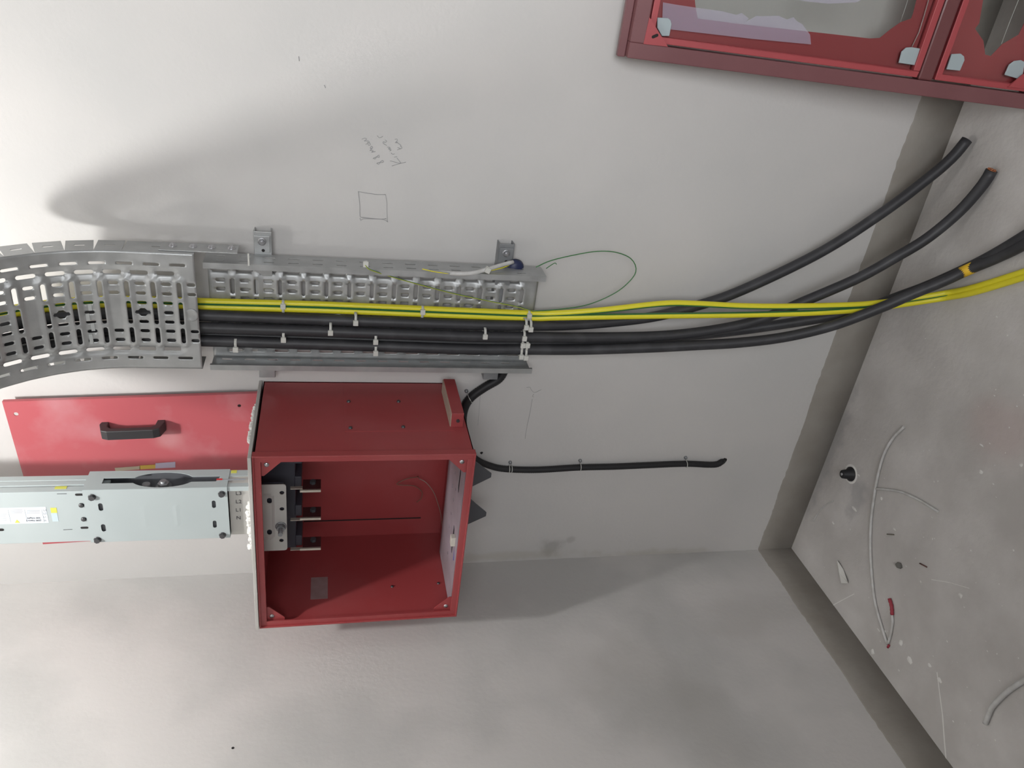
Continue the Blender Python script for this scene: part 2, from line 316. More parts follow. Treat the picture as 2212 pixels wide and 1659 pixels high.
# ------------------------------------------------------------------ cable tray on the wall
TX0, TX1 = -0.895, -0.643; TC = (TX0 + TX1) / 2; TH = (TX1 - TX0) / 2
TZ0, TZ1 = H - 0.488, H + 0.248
YB, YL = -0.030, -0.090
PITCH = 0.050
def dimple(a, b, ov, depth):
    """smooth raised or sunk ovals: (centre a, centre b, half length a, half width b, sign)"""
    d = 0
    for ca, cb, ha, hb, sg in ov:
        if abs(a - ca) > ha + 0.012 or abs(b - cb) > hb + 0.012: continue
        dx = max(abs(a - ca) - (ha - hb if ha > hb else 0), 0); dy = max(abs(b - cb) - (hb - ha if hb > ha else 0), 0)
        q = math.hypot(dx, dy) - min(ha, hb)
        t = max(0, min(1, 0.5 - q / 0.005)); d += sg * depth * t * t * (3 - 2 * t)
    return d
def tray_pattern(s0, s1, first=None):
    """slots of the tray base: a runs along the tray, b across it"""
    holes, ov = [], []
    n = int((s1 - s0) / PITCH)
    for i in range(n):
        c = s0 + 0.024 + PITCH * i                       # cell centre
        if c + 0.02 > s1: break
        if c - 0.018 > 0:
            for sg in (1, -1):
                holes.append(slot(c, sg * 0.087, 0.034, 0.0088)); ov.append((c, sg * 0.087, 0.024, 0.0105, -1))
        for sg in (1, -1):
            if c + PITCH / 2 + 0.018 < s1: holes.append(slot(c + PITCH / 2, sg * 0.107, 0.030, 0.0062))
        k = (i - 1) % 3
        for j in range(-3, 4):
            if c < 0.012:
                if j in (-3, -2, 2, 3): holes.append(slot(0.010, j * 0.0215, 0.0165, 0.0072))
                continue
            if k == 2 and j in (-1, 0, 1): continue
            if k == 1 and j == 0:
                holes.append([(c - .0155, 0), (c - .013, .0038), (c - .009, .004), (c - .004, .009), (c + .004, .009), (c + .009, .004), (c + .013, .0038), (c + .0155, 0), (c + .013, -.0038), (c + .009, -.004), (c + .004, -.009), (c - .004, -.009), (c - .009, -.004), (c - .013, -.0038)]); continue
            holes.append(slot(c, j * 0.0215, 0.0185, 0.0074))
        e = c + PITCH / 2
        if e + 0.008 < s1:
            for cb, L in ((0, 0.052), (0.052, 0.036), (-0.052, 0.036)): holes.append(slot(e, cb, L, 0.0084, ang=math.pi / 2))
            ov.append((e, 0, 0.0105, 0.080, 1))
    return holes, ov
tray = thing('cable_tray', (TC, YB, TZ0), 'straight galvanised cable tray fixed upright on the wall and full of cables', 'cable tray')
L = TZ1 - TZ0
holes, ov = tray_pattern(0.0, L)
b = MB(); perforated(b, [(0, -TH), (L, -TH), (L, TH), (0, TH)], holes, lambda s, t: (TC + t, YB - dimple(s, t, ov, 0.003), TZ1 - s), grid=0.007, smooth=True)
b.build('base_plate', M_galv, tray, solid=0.0012)
for sg, nm in ((1, 'right'), (-1, 'left')):
    b = MB(); x = TC + sg * TH
    fh = [slot(0.03 + PITCH * i, 0.020 if sg > 0 else 0.010, 0.024, 0.006) for i in range(int((L - 0.03) / PITCH))]
    perforated(b, [(0, 0), (L, 0), (L, 0.060), (0, 0.060)], fh + ([slot(0.03 + PITCH * i, 0.045, 0.022, 0.005) for i in range(int((L - 0.03) / PITCH))] if sg > 0 else []), lambda s, t: (x, YB - t, TZ1 - s))
    b.add([(x, YL, TZ1), (x, YL, TZ0), (x - sg * 0.012, YL, TZ0), (x - sg * 0.012, YL, TZ1), (x - sg * 0.012, YL + 0.006, TZ0), (x - sg * 0.012, YL + 0.006, TZ1)], [(0, 1, 2, 3), (3, 2, 4, 5)])
    b.build('side_flange', M_galv, tray, solid=0.0014)

# wall brackets behind the tray
for zc, lab, dark in ((H + 0.133, 'galvanised wall bracket crossing behind the tray, upper one, with a bright bolted tab', False), (H - 0.402, 'darker wall bracket behind the lower end of the tray, beside a blue cap', True)):
    br = thing('wall_bracket', (TC, 0, zc), lab, 'bracket', 'brackets holding the cable tray')
    b = MB(); x0, x1 = -0.948, -0.592
    for bx in ((x0, x1, -0.029, -0.0265, zc - 0.018, zc + 0.018), (x0, x1, -0.0265, 0, zc - 0.018, zc - 0.0155), (x0, x1, -0.0265, 0, zc + 0.0155, zc + 0.018)): b.box(*bx)
    b.build('strut', M_galvd if dark else M_galv, br, bevel=0.0006)
    MB().box(-0.637, -0.600, -0.0335, -0.0295, zc - 0.015, zc + 0.017).build('clamp_tab', M_galvd if dark else M_galv, br, bevel=0.0006)
    b = MB(); c = Vector((-0.612, -0.0335, zc + 0.001))
    b.lathe(c, (0, -1, 0), [(0.0085, 0), (0.0085, 0.0012), (0.007, 0.0015)]).cyl(c, c + Vector((0, -0.006, 0)), 0.0058, 6, smooth=False).cyl(c, c + Vector((0, -0.014, 0)), 0.003, 12)
    b.build('bolt', M_zinc, br)
    b = MB(); b.lathe((-0.632, -0.0338, zc - 0.001), (0, -1, 0), [(0, 0), (0.0035, 0)], 12); b.build('bolt_hole', M_hole, br)
# blue cap on the lower bracket
b = MB(); c = at(1112, 578, y=-0.036)
b.lathe(c, (0, -1, 0), [(0, 0.014), (0.012, 0.013), (0.019, 0.008), (0.0215, 0), (0, 0)], 28)
setp(b.build('blue_cap', M_blue), 'dark blue round plastic cap on the lower tray bracket', 'cap')

# ------------------------------------------------------------------ curved tray coming off the wall
EZ0 = H + 0.262; YE = -0.100; S1 = 0.135; RE = 0.335
def epath(s):
    """point and outward (camera side) normal of the bend's base; s runs up the tray"""
    if s <= S1: return Vector((0, YE, EZ0 + s)), Vector((0, -1, 0)), Vector((0, 0, 1))
    th = min((s - S1) / RE, math.pi / 2)
    c = Vector((0, YE - RE, EZ0 + S1)); n = Vector((0, -math.cos(th), -math.sin(th)))
    e = (s - S1) - RE * math.pi / 2
    p = c - n * RE
    t = Vector((0, -math.sin(th), math.cos(th)))
    if e > 0: p = p + t * e
    return p, n, t
def ept(s, x, d):
    p, n, t = epath(s); q = p + n * d; return Vector((x, q.y, q.z))
LE = S1 + RE * math.pi / 2
EC = -0.754; EH = 0.133
elb = thing('tray_bend', (EC, YE, EZ0), 'curved galvanised tray piece bending off the wall towards the room, perforated underside facing out', 'cable tray')
holes, ov = tray_pattern(-0.016, LE)
holes = [h for h in holes if min(p[0] for p in h) > 0.001]
holes = [h for h in holes]
cut = []
b = MB(); perforated(b, [(0, -EH), (LE, -EH), (LE, EH), (0, EH)], holes, lambda s, t: ept(s, EC + t, dimple(s, t, ov, 0.0032)), grid=0.005, smooth=True)
b.build('base_plate', M_galv, elb, solid=0.0012)
for x in (EC + EH, EC - EH):
    b = MB(); s = 0.0; first = True
    while s < LE - 0.01:
        e = min(s + (S1 if first else PITCH), LE); mid = (s + e) / 2; hl_ = (e - s) / 2
        p, n, t = epath(mid)
        nh = [slot(-hl_ + 0.025 + k * 0.05, 0.030, 0.020, 0.006) for k in range(2)] if first else [slot(0, 0.030, 0.020, 0.006)]
        perforated(b, [(-hl_, 0), (hl_, 0), (hl_, 0.056), (-hl_, 0.056)], nh, lambda a_, h_: Vector((x, 0, 0)) + Vector((0, p.y, p.z)) + t * a_ - n * h_)
        s = e; first = False
    b.build('side_flange', M_galv, elb, solid=0.0012)
b = MB(); c = ept(0.0145, EC - 0.004, 0.0007)
b.lathe(c, (0, -1, 0), [(0, 0.0006), (0.010, 0.0008), (0.0125, 0.0018), (0.0145, 0.0008), (0.0145, 0)], 24)
b.build('embossed_mark', M_galv, elb)
def proj(p): q = CR @ (Vector(p) - CAM); return q.x / q.z * FPX + 1106, q.y / q.z * FPX + 829.5
s_t = min([k * 0.002 for k in range(150)], key=lambda s: abs(proj(ept(s, EC, 0.003))[0] - 193))
for k, (v0, v1, lab) in enumerate(((657, 672, 'white cable tie looped through the bend, next to the yellow cables'), (678, 693, 'white cable tie looped through the bend, second from the yellow cables'),
                                   (699, 716, 'white cable tie looped through the bend, third from the yellow cables'), (722, 744, 'white cable tie looped through the bend, farthest from the yellow cables'))):
    xa, xb = [min([EC - 0.13 + 0.001 * i for i in range(260)], key=lambda x: abs(proj(ept(s_t, x, 0.003))[1] - v)) for v in (v0, v1)]
    ds = 0.0045 if k % 2 else -0.002
    mb = MB(); c0_, c1_ = min(xa, xb), max(xa, xb); vs = [ept(s_t + ds + a_, x, d) for a_ in (-0.0035, 0.0035) for x in (c0_, c1_) for d in (0.0008, 0.0024)]
    mb.add(vs, [(0, 1, 3, 2), (4, 6, 7, 5), (0, 4, 5, 1), (2, 3, 7, 6), (0, 2, 6, 4), (1, 5, 7, 3)])
    setp(mb.build('cable_tie', M_tieb, bevel=0.0005), lab, 'cable tie', 'cable ties through the bend')
# joint plate and its four screws on the right flanges
jp = thing('joint_plate', (TX1, -0.06, H + 0.18), 'thin splice plate with four domed screws joining the bend to the straight tray', 'plate')
JX = EC + EH + 0.001
z0, z1 = at(515, 540, x=JX).z, at(345, 535, x=JX).z
MB().box(JX, JX + 0.0018, -0.092, -0.046, z0, z1).build('plate', M_galv, jp, bevel=0.0005)
for u, v in ((371, 535), (415, 537), (455, 540), (498, 543)):
    p = at(u, v, x=JX + 0.0018); b = MB()
    b.lathe((JX + 0.0018, -0.066, p.z), (1, 0, 0), [(0.0085, 0), (0.0085, 0.001), (0.0068, 0.0015), (0.0062, 0.004), (0.003, 0.0062), (0, 0.0065)], 18); b.build('screw', M_zinc, jp)

# horizontal run of tray above the frame of view, carrying on from the bend
run = thing('cable_tray', (EC, -1.0, H + 0.70), 'horizontal galvanised tray run continuing overhead from the bend', 'cable tray')
pe, ne, te = epath(LE); yr0 = pe.y - 0.005; yr1 = -1.62
holes, ov = tray_pattern(0, yr0 - yr1)
b = MB(); perforated(b, [(0, -EH), (yr0 - yr1, -EH), (yr0 - yr1, EH), (0, EH)], holes, lambda s, t: (EC + t, yr0 - s, pe.z)); b.build('base_plate', M_galv, run, solid=0.0012)
for sg in (1, -1): MB().box(EC + sg * EH - 0.0007, EC + sg * EH + 0.0007, yr1, yr0, pe.z, pe.z + 0.058).build('side_flange', M_galv, run)

# ------------------------------------------------------------------ cables
def cable_path(pts, x_off_start, d, d_min=0.0135):
    """pts: (u, v, y) down the wall; above them the cable follows the bend and the overhead run"""
    low = [at(u, v, y=-y) if y is not None else None for u, v, y in pts]
    up = []
    p0 = low[0]
    for s in [LE + 0.5, LE + 0.25, LE] + [LE - 0.06 * k for k in range(1, 12)]:
        if s < 0.05: break
        up.append(ept(s, x_off_start, -d))
    path = spline(up + low, 0.012)
    for i, p in enumerate(path):                         # never below the floor: slide along the line of sight onto it
        if p.z < d_min: path[i] = CAM + (p - CAM) * ((CAM.z - d_min) / (CAM.z - p.z))
    return path
RC = 0.0128
A = [(440, 681, .055), (700, 691, .055), (1000, 701, .055), (1120, 703, .055), (1250, 701, .05), (1400, 686, .052), (1500, 662, .056), (1600, 628, .06), (1769, 547, .068), (1904, 461, .074), (2005, 385, .078), (2056, 341, .08), (2089, 302, .08)]
Bc = [(440, 708, .0665), (700, 716, .0665), (1000, 726, .0665), (1120, 728, .0665), (1250, 729, .069), (1400, 727, .075), (1500, 719, .083), (1600, 702, .093), (1667, 681, .099), (1735, 652, .107), (1853, 601, .122), (1938, 554, .135), (2005, 513, .147), (2073, 456, .162), (2123, 399, .175), (2142, 368, .178)]
Cc = [(440, 722, .0435), (700, 730, .0435), (1000, 740, .0435), (1120, 741, .0435), (1250, 738, .0435), (1400, 731, .048), (1500, 724, .056), (1600, 713, .067), (1718, 696, .093), (1803, 682, .112), (1870, 667, .126), (1938, 642, .148), (2005, 617, .172), (2090, 579, .207), (2150, 548, .255), (2212, 511, .31), (2290, 462, .345)]
Dc = [(440, 736, .0665), (700, 744, .0665), (1000, 754, .0665), (1120, 755, .0665), (1250, 755.5, .073), (1400, 751, .087), (1500, 746, .10), (1600, 740, .118), (1701, 727, .138), (1803, 702, .162), (1904, 664, .188), (1971, 635, .207), (2039, 607, .227), (2090, 583, .245), (2150, 558, .29), (2212, 528, .34), (2290, 480, .375)]
Y1 = [(440, 651, .042), (700, 658, .042), (1000, 671, .042), (1140, 676.5, .045), (1200, 677, .055), (1300, 670, .070), (1430, 656, .082), (1500, 656, .092), (1600, 661, .106), (1700, 662, .124), (1836, 659, .144), (1900, 654, .156), (1970, 645, .170), (2050, 632, .20), (2106, 620, .24), (2212, 587, .36), (2290, 560, .42)]
Y2 = [(440, 662.5, .044), (700, 670, .044), (1000, 682, .044), (1140, 687, .047), (1200, 686, .056), (1300, 684, .070), (1430, 682, .082), (1600, 680, .106), (1700, 677.5, .124), (1769, 675, .134), (1870, 668, .150), (1960, 656, .166), (2050, 642, .20), (2106, 631, .24), (2212, 599, .36), (2290, 574, .42)]
def xs(P): return at(P[0][0], P[0][1], y=-P[0][2]).x
blk = []
for P, lab in ((A, 'black power cable with a plain dark cut end, lying closest to the wall'), (Bc, 'black power cable with bare copper strands at its cut end'),
               (Cc, 'black power cable running behind the one with the yellow band'), (Dc, 'black power cable wrapped with a yellow tape band near the floor')):
    path = cable_path(P, xs(P), YE * -1 - P[0][2])
    o = thing('power_cable', path[-1].copy(), lab, 'cable', 'black power cables in the tray')
    MB().tube(path, RC, 18).build('sheath', M_black, o); blk.append((o, path))
    if P in (A, Bc):
        e, t = path[-1], (path[-1] - path[-3]).normalized()
        b = MB().cyl(e, e + t * 0.0008, RC * 0.80, 18, mi=0)
        rnd = random.Random(3)
        if P is Bc:
            for k in range(14):
                a_ = rnd.random() * 6.28; q = RC * 0.7 * math.sqrt(rnd.random()); s1 = t.orthogonal().normalized(); s2 = t.cross(s1)
                c = e + (s1 * math.cos(a_) + s2 * math.sin(a_)) * q; b.cyl(c, c + t * 0.004, 0.0011, 6)
        b.build('conductor', M_copper if P is Bc else M_bolt, o)
o, path = blk[3]
i = min(range(len(path)), key=lambda k: (path[k] - at(2094, 580, y=-0.245)).length)
sub = spline([path[i - 1], path[i], path[i + 1]], 0.004); c = path[i]; t = (path[i + 1] - path[i - 1]).normalized()
MB().tube([c - t * 0.0135, c, c + t * 0.0135], RC + 0.0006, 20).build('tape_band', M_tape, o)
RY = 0.0074
for P, lab, ref in ((Y1, 'yellow earth cable with green stripe, upper one, bowing up below the tray', (-0.55, -0.75, 0)), (Y2, 'yellow earth cable, lower one, hanging straight beside the black cables', (0.97, -0.25, 0))):
    path = cable_path(P, xs(P), YE * -1 - P[0][2], 0.0075)
    o = MB().tube(path, RY, 20, mi=0, stripe=(ref, 0.62, 1)).build('earth_cable', [M_yel, M_grn]); setp(o, lab, 'cable', 'yellow and green earth cables')

# ------------------------------------------------------------------ cable ties
def tie(u, v, y, hw, hd, lab, grp='cable ties on the tray cables', head=(0, 1), tilt=0.0, du=0.0):
    """a strap round the cable (half width hw across, half depth hd) and its head; head = place round the strap"""
    c = at(u, v, y=-y); t = Vector((math.sin(tilt), 0, -math.cos(tilt))); sx = Vector((math.cos(tilt), 0, math.sin(tilt)))
    o = thing('cable_tie', c, lab, 'cable tie', grp)
    n = 28; b = MB(); W = 0.0028; ring = []
    for r_ in (0.0, 0.0012):
        for w_ in (-W, W):
            for k in range(n):
                a_ = 2 * math.pi * k / n; ca, sa = math.cos(a_), math.sin(a_)
                q = 1 / ((abs(ca) ** 2.6 + abs(sa) ** 2.6) ** (1 / 2.6))
                ring.append(c + sx * ca * q * (hw + r_) + Vector((0, -1, 0)) * sa * q * (hd + r_) + t * w_)
    fs = []
    for k in range(n):
        k2 = (k + 1) % n
        fs += [(k, k2, n + k2, n + k), (2 * n + k, 3 * n + k, 3 * n + k2, 2 * n + k2), (k, 2 * n + k, 2 * n + k2, k2), (n + k, n + k2, 3 * n + k2, 3 * n + k)]
    b.add(ring, fs, 0, True); b.build('strap', M_tie, o)
    h = c + sx * head[0] * hw + Vector((0, -1, 0)) * (hd * head[1] + 0.003)
    R = Matrix((sx, Vector((0, 1, 0)), -t)).transposed().to_4x4(); R.translation = h
    MB().box(-0.0060, 0.0060, -0.003, 0.003, -0.0056, 0.0056, M=R).box(0.0060, 0.0078, -0.001, 0.001, -0.003, 0.003, M=R).build('tie_head', M_tie, o, bevel=0.0007)
tie(612, 662, .043, .0145, .0085, 'white cable tie on the yellow cables, the one nearest the bend', head=(0.35, 1))
tie(912, 674, .043, .0145, .0085, 'white cable tie on the yellow cables, midway along the tray', head=(0.35, 1))
tie(1141, 682, .046, .0145, .0085, 'white cable tie on the yellow cables at the open lower end of the tray', head=(0.3, 1))
for u, v, lab, hx in ((510, 740, 'white cable tie on the outer black cable just below the bend', -.75), (613, 722, 'small white cable tie on the black cables, level with the first yellow tie', -.5), (714, 708, 'small white cable tie on the black cables, third from the bend', -.4),
                  (768, 688, 'small white cable tie close under the yellow cables, fourth from the bend', -.3), (811, 728, 'white cable tie head in the middle black cables, above another tie head', -.4), (811, 752, 'white cable tie head at the outer edge of the black cables, halfway down the tray', -.4),
                  (1046, 718, 'lone white cable tie on the black cables near the lower end of the tray', -.3)):
    tie(u, v, .0665, .0125, .0136, lab, head=(hx, 0.98))
for u, v, lab, hx in ((1134, 700, 'cable tie at the tray end, left one of the pair next to the yellow cables', -.1), (1144, 702, 'cable tie at the tray end, right one of the pair next to the yellow cables', -.3), (1130, 724, 'single cable tie at the tray end between two pairs of ties', -.1),
                  (1126, 744, 'cable tie at the tray end, upper left of the four on the outer cables', .4), (1136, 744, 'cable tie at the tray end, upper right of the four on the outer cables', .4), (1124, 758, 'cable tie at the tray end, lower left of the four on the outer cables', -.6), (1134, 760, 'cable tie at the tray end, lower right of the four on the outer cables', -.6)):
    tie(u, v, .0665, .0135, .0140, lab, 'cable ties at the lower end of the tray', head=(hx, 0.98))

# ------------------------------------------------------------------ thin wires at the tray
def wire(name, pts, r, mats, lab, cat, stripe=None, group=None, step=0.008):
    P = spline([at(u, v, y=-y) for u, v, y in pts], step)
    o = MB().tube(P, r, 10, stripe=stripe).build(name, mats); return setp(o, lab, cat, group)
wire('thin_wire', [(788, 566, .094), (795, 580, .098), (840, 596, .085), (900, 613, .075), (980, 634, .065), (1060, 651, .062), (1110, 661, .062), (1150, 672, .060)], 0.0013, [M_grn, M_yel], 'thin yellow-green wire running slantwise across the tray from its flange to the yellow cables', 'wire', ((0, -1, 0.3), 0.45, 1))
wire('thin_wire', [(1150, 672, .060), (1200, 669, .05), (1270, 658, .045), (1330, 632, .045), (1365, 602, .045), (1374, 580, .045), (1362, 558, .045), (1330, 545, .045), (1290, 543, .045), (1240, 551, .05), (1190, 563, .06), (1158, 577, .075)], 0.0012, M_grn, 'thin green wire looping out beyond the end of the tray', 'wire')
wire('thin_wire', [(1180, 580, .075), (1190, 573, .08), (1199, 568, .085), (1202, 571, .085)], 0.0010, M_grn, 'short green wire stub at the corner of the tray end', 'wire')
wire('thin_wire', [(912, 581, .086), (945, 588, .090), (990, 592, .088), (1040, 588, .082), (1080, 580, .07), (1100, 573, .055)], 0.0011, M_yel, 'thin yellow wire beside the white cable at the tray edge', 'wire')
o = wire('white_cable', [(880, 586, .060), (920, 587, .070), (955, 589, .082), (985, 591, .088), (1020, 590, .088), (1055, 581, .080), (1085, 572, .065), (1108, 566, .050)], 0.0048, M_whitec, 'white sheathed cable leaving the tray edge towards the blue cap', 'cable')
tie(1052, 582, .082, .006, .0062, 'white cable tie holding the white cable to the tray edge', head=(0.2, 1), tilt=-0.35)
tie(790, 569, .088, .004, .004, 'tiny white tie at the tray edge where the thin slanting wire starts', head=(0.2, 1))
b = MB(); p = at(537, 560, y=-0.092); b.box(p.x - 0.014, p.x + 0.013, -0.094, -0.0915, p.z - 0.0018, p.z + 0.0018); setp(b.build('cable_tie', M_tie, bevel=0.0005), 'flat white tie strap laid across the tray flange just below the bend', 'cable tie', 'cable ties on the tray cables')

# ------------------------------------------------------------------ red junction box
BX0, BX1, BYF, BZ0, BZ1 = -1.462, -0.975, -0.310, H - 0.320, H + 0.143
box = thing('junction_box', ((BX0 + BX1) / 2, -0.15, BZ0), 'open red steel electrical box on the wall below the grey busbar duct', 'electrical box')
tk = 0.002
MB().box(BX0, BX1, -0.0045, -0.0005, BZ0, BZ1).build('back_panel', M_red, box)
b = MB(); b.box(BX1 - tk, BX1, BYF, -0.001, BZ0, BZ1)
sx0 = at(745, 932, x=BX1); sx1 = at(975, 932, x=BX1)
b.box(BX1, BX1 + 0.0012, sx0.y, -0.02, sx1.z - 0.01, sx0.z); b.build('side_panel', M_red, box)
MB().box(BX0, BX0 + tk, BYF, -0.001, BZ0, BZ1).build('side_panel', M_red, box)
MB().box(BX0, BX1, BYF, -0.001, BZ1 - tk, BZ1).build('top_panel', M_red, box)
MB().box(BX0, BX1, BYF, -0.001, BZ0, BZ0 + tk).build('bottom_panel', M_red, box)
# rim: folded frame round the opening
rw = 0.014; b = MB()
for x0, x1, z0, z1 in ((BX0 - .001, BX0 + rw, BZ0 - .001, BZ1 + .001), (BX1 - rw, BX1 + .001, BZ0 - .001, BZ1 + .001), (BX0 + rw, BX1 - rw, BZ1 - rw, BZ1 + .001), (BX0 + rw, BX1 - rw, BZ0 - .001, BZ0 + rw)):
    b.box(x0, x1, BYF - 0.003, BYF + 0.001, z0, z1)
b.build('rim', M_red, box, bevel=0.0012)
b = MB()   # outer fold standing proud
for x0, x1, z0, z1 in ((BX0 - .003, BX0 + .001, BZ0 - .003, BZ1 + .003), (BX1 - .001, BX1 + .003, BZ0 - .003, BZ1 + .003), (BX0, BX1, BZ1 - .001, BZ1 + .003), (BX0, BX1, BZ0 - .003, BZ0 + .001)): b.box(x0, x1, BYF - 0.007, BYF + 0.012, z0, z1)
b.build('rim_fold', M_red, box, bevel=0.001)
q = 0.043
for cx, cz, sx, sz in ((BX1 - rw + .003, BZ1 - rw + .003, -1, -1), (BX1 - rw + .003, BZ0 + rw - .003, -1, 1), (BX0 + rw - .003, BZ0 + rw - .003, 1, 1), (BX0 + rw - .003, BZ1 - rw + .003, 1, -1)):
    g = MB().prism([(cx, cz), (cx + sx * q, cz), (cx + sx * q, cz + sz * 0.008), (cx + sx * 0.008, cz + sz * q), (cx, cz + sz * q)], 'y', BYF + 0.004, BYF + 0.006).build('corner_gusset', M_red, box)
    c = Vector((cx + sx * 0.014, BYF + 0.004, cz + sz * 0.014))
    MB().lathe(c, (0, -1, 0), [(0.0055, 0), (0.005, 0.0015), (0, 0.002)], 14).build('screw', M_zinc, g)
for u, v in ((753, 868), (861, 868), (757, 925), (871, 923)):
    p = at(u, v, x=BX1 + 0.0012); MB().lathe(p, (1, 0, 0), [(0.0045, 0), (0.004, 0.003), (0.002, 0.004), (0, 0.004)], 12).build('screw', M_bolt, box)
br = MB()
br.box(BX1, -0.938, -0.205, -0.045, H - 0.309, H - 0.281); bb = br.build('side_bracket', M_red, box, bevel=0.001)
MB().box(BX1 + 0.001, -0.9395, -0.2035, -0.0465, H - 0.2815, H - 0.279).build('cut_insulation', M_rough, bb)
p = at(988, 918, x=-0.955); MB().cyl((-0.957, -0.205, H - 0.296), (-0.957, -0.208, H - 0.296), 0.004, 12).build('screw', M_bolt, bb)
# inside
b = MB(); perforated(b, [(BX0 + .004, -0.300), (BX1 - .03, -0.300), (BX1 - .03, -0.085), (BX0 + .004, -0.085)],
    [slot(-1.10, -0.24, 0.07, 0.016), slot(-1.28, -0.24, 0.085, 0.016), circ(-1.06, -0.18, .005), circ(-1.12, -0.185, .004), circ(-1.17, -0.17, .005), circ(-1.19, -0.20, .005), circ(-1.24, -0.19, .004), circ(-1.29, -0.18, .005), circ(-1.36, -0.2, .004), circ(-1.15, -0.21, .004), circ(-1.05, -0.22, .004)],
    lambda x, y: (x, y, BZ0 + 0.012)); b.build('gland_plate', M_gland, box, solid=0.0015)
MB().box(BX0 + 0.006, BX1 - 0.032, -0.295, -0.09, BZ0 + 0.0035, BZ0 + 0.0055).build('gland_backing', M_hole, box)
b = MB(); b.box(BX0 + 0.057, BX0 + 0.0595, -0.0065, -0.0045, BZ0 + 0.06, BZ1 - 0.09); b.build('joint_gap', M_hole, box)
MB().box(-1.010, -0.990, -0.285, -0.275, BZ0 + 0.018, BZ0 + 0.040).build('plug', M_hole, box)
# stickers and holes on the inner left side
p0, p1 = at(672, 1248, x=BX0 + tk), at(708, 1293, x=BX0 + tk)
MB().box(BX0 + tk, BX0 + tk + .0006, min(p0.y, p1.y), max(p0.y, p1.y), p1.z, p0.z).build('paper_sticker', mat('worn_sticker', (0.30, 0.20, 0.20), 0.6, color2=(0.34, 0.24, 0.24), scale=40), box)
for u, v in ((847, 1267), (947, 1260)): p = at(u, v, x=BX0 + tk + .0005); MB().lathe(p, (1, 0, 0), [(0.004, 0), (0.003, 0.002), (0, 0.0025)], 12).build('rivet', M_bolt, box)
# ------------------------------------------------------------------ cover plate on top of the box
tp = thing('top_plate', (-1.2, -0.16, BZ1), 'grey steel plate lying on top of the red box around the duct', 'plate')
b = MB(); b.box(BX0 + 0.0, BX1 + 0.003, -0.322, -0.002, BZ1 + 0.0035, BZ1 + 0.011)
b.build('plate', M_plate, tp, bevel=0.001)
b = MB(); rnd = random.Random(5)
def lump(b, c, r):
    prof = [];
    n, mm = 8, 5
    vs = []
    for i in range(mm + 1):
        ph = math.pi * i / mm
        for k in range(n):
            th = 2 * math.pi * k / n; d = Vector((math.sin(ph) * math.cos(th), math.sin(ph) * math.sin(th), math.cos(ph)))
            vs.append(Vector(c) + d * r * (1 + 0.5 * noise.noise(d * 2 + Vector(c) * 90)))
    b.add(vs, [(i * n + k, i * n + (k + 1) % n, (i + 1) * n + (k + 1) % n, (i + 1) * n + k) for i in range(mm) for k in range(n)], 0, True)
for k in range(90):
    x = -1.135 - 0.125 * rnd.random(); lump(b, (x, -0.258 - 0.010 * rnd.random(), BZ1 + 0.013 + 0.008 * rnd.random()), 0.003 + 0.004 * rnd.random())
b.build('sealing_crumbs', M_foam, tp); b = MB()
for k in range(70):
    y = -0.24 + 0.16 * rnd.random(); lump(b, (-0.985 - 0.008 * rnd.random(), y, BZ1 + 0.012 + 0.004 * rnd.random()), 0.002 + 0.003 * rnd.random())
b.build('sealing_crumbs', M_foam, tp)
# fins below the box
for x0, x1, u_, v_ in ((-1.122, -1.190, 1061, 1026), (-1.240, -1.312, 1050, 1110)):
    p = at(u_, v_, y=-0.15); b = MB()
    b.prism([(x1, BZ0 - .003), (x1, BZ0 - .036), (p.x - .006, p.z), (p.x + .005, p.z), (x0 + .012, BZ0 - .040), (x0, BZ0 - .030), (x0, BZ0 - .003)], 'y', -0.152, -0.148)
    b.box(x1, x0, -0.16, -0.14, BZ0 - 0.0035, BZ0 - 0.0028)
    b.build('pointed_fin', M_steel, box)

# ------------------------------------------------------------------ busbar end inside the box
be = thing('busbar_end', (-1.19, -0.245, BZ1 - 0.08), 'beige busbar end plate with bolt and three flat tinned bars inside the red box', 'busbar')
zt, zb = BZ1 - 0.002, H + 0.083
x0, x1 = -1.287, -1.096
b = MB(); yq = -0.247
r_ = 0.006; out = [(x0, zt), (x0, zb + r_), (x0 + r_ * .3, zb + r_ * .3), (x0 + r_, zb), (x1 - r_, zb), (x1 - r_ * .3, zb + r_ * .3), (x1, zb + r_), (x1, zt)]
def hx(u, v): p = at(u, v, y=yq); return p.x, p.z
hs = [circ(*hx(609, 1064), .0052), circ(*hx(609, 1099), .0052), circ(*hx(608, 1167), .0052), slot(*hx(582, 1083), .016, .011), slot(*hx(582, 1151), .016, .011)]
ex0, ez0 = hx(590, 1067); ex1, ez1 = hx(552, 1166)
perforated(b, out, hs, lambda x, z: (x, yq + dimple(x, z, [((ex0 + ex1) / 2, (ez0 + ez1) / 2, abs(ex1 - ex0) / 2, abs(ez1 - ez0) / 2, 1)], 0.003), z), grid=0.006)
b.build('end_plate', M_plate, be, solid=0.002)
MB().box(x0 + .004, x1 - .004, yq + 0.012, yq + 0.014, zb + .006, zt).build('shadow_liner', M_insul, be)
c = Vector((hx(607, 1136)[0], yq - 0.001, hx(607, 1136)[1])); b = MB()
b.lathe(c, (0, -1, 0), [(0.0125, 0), (0.0125, 0.002), (0.010, 0.0025)]).cyl(c + Vector((0, -.002, 0)), c + Vector((0, -.011, 0)), 0.0098, 6, smooth=False).cyl(c, c + Vector((0, -.030, 0)), 0.0052, 14); b.build('bolt', M_galvd, be)
b = MB().box(-1.345, -1.065, -0.175, -0.100, H + 0.066, zt)
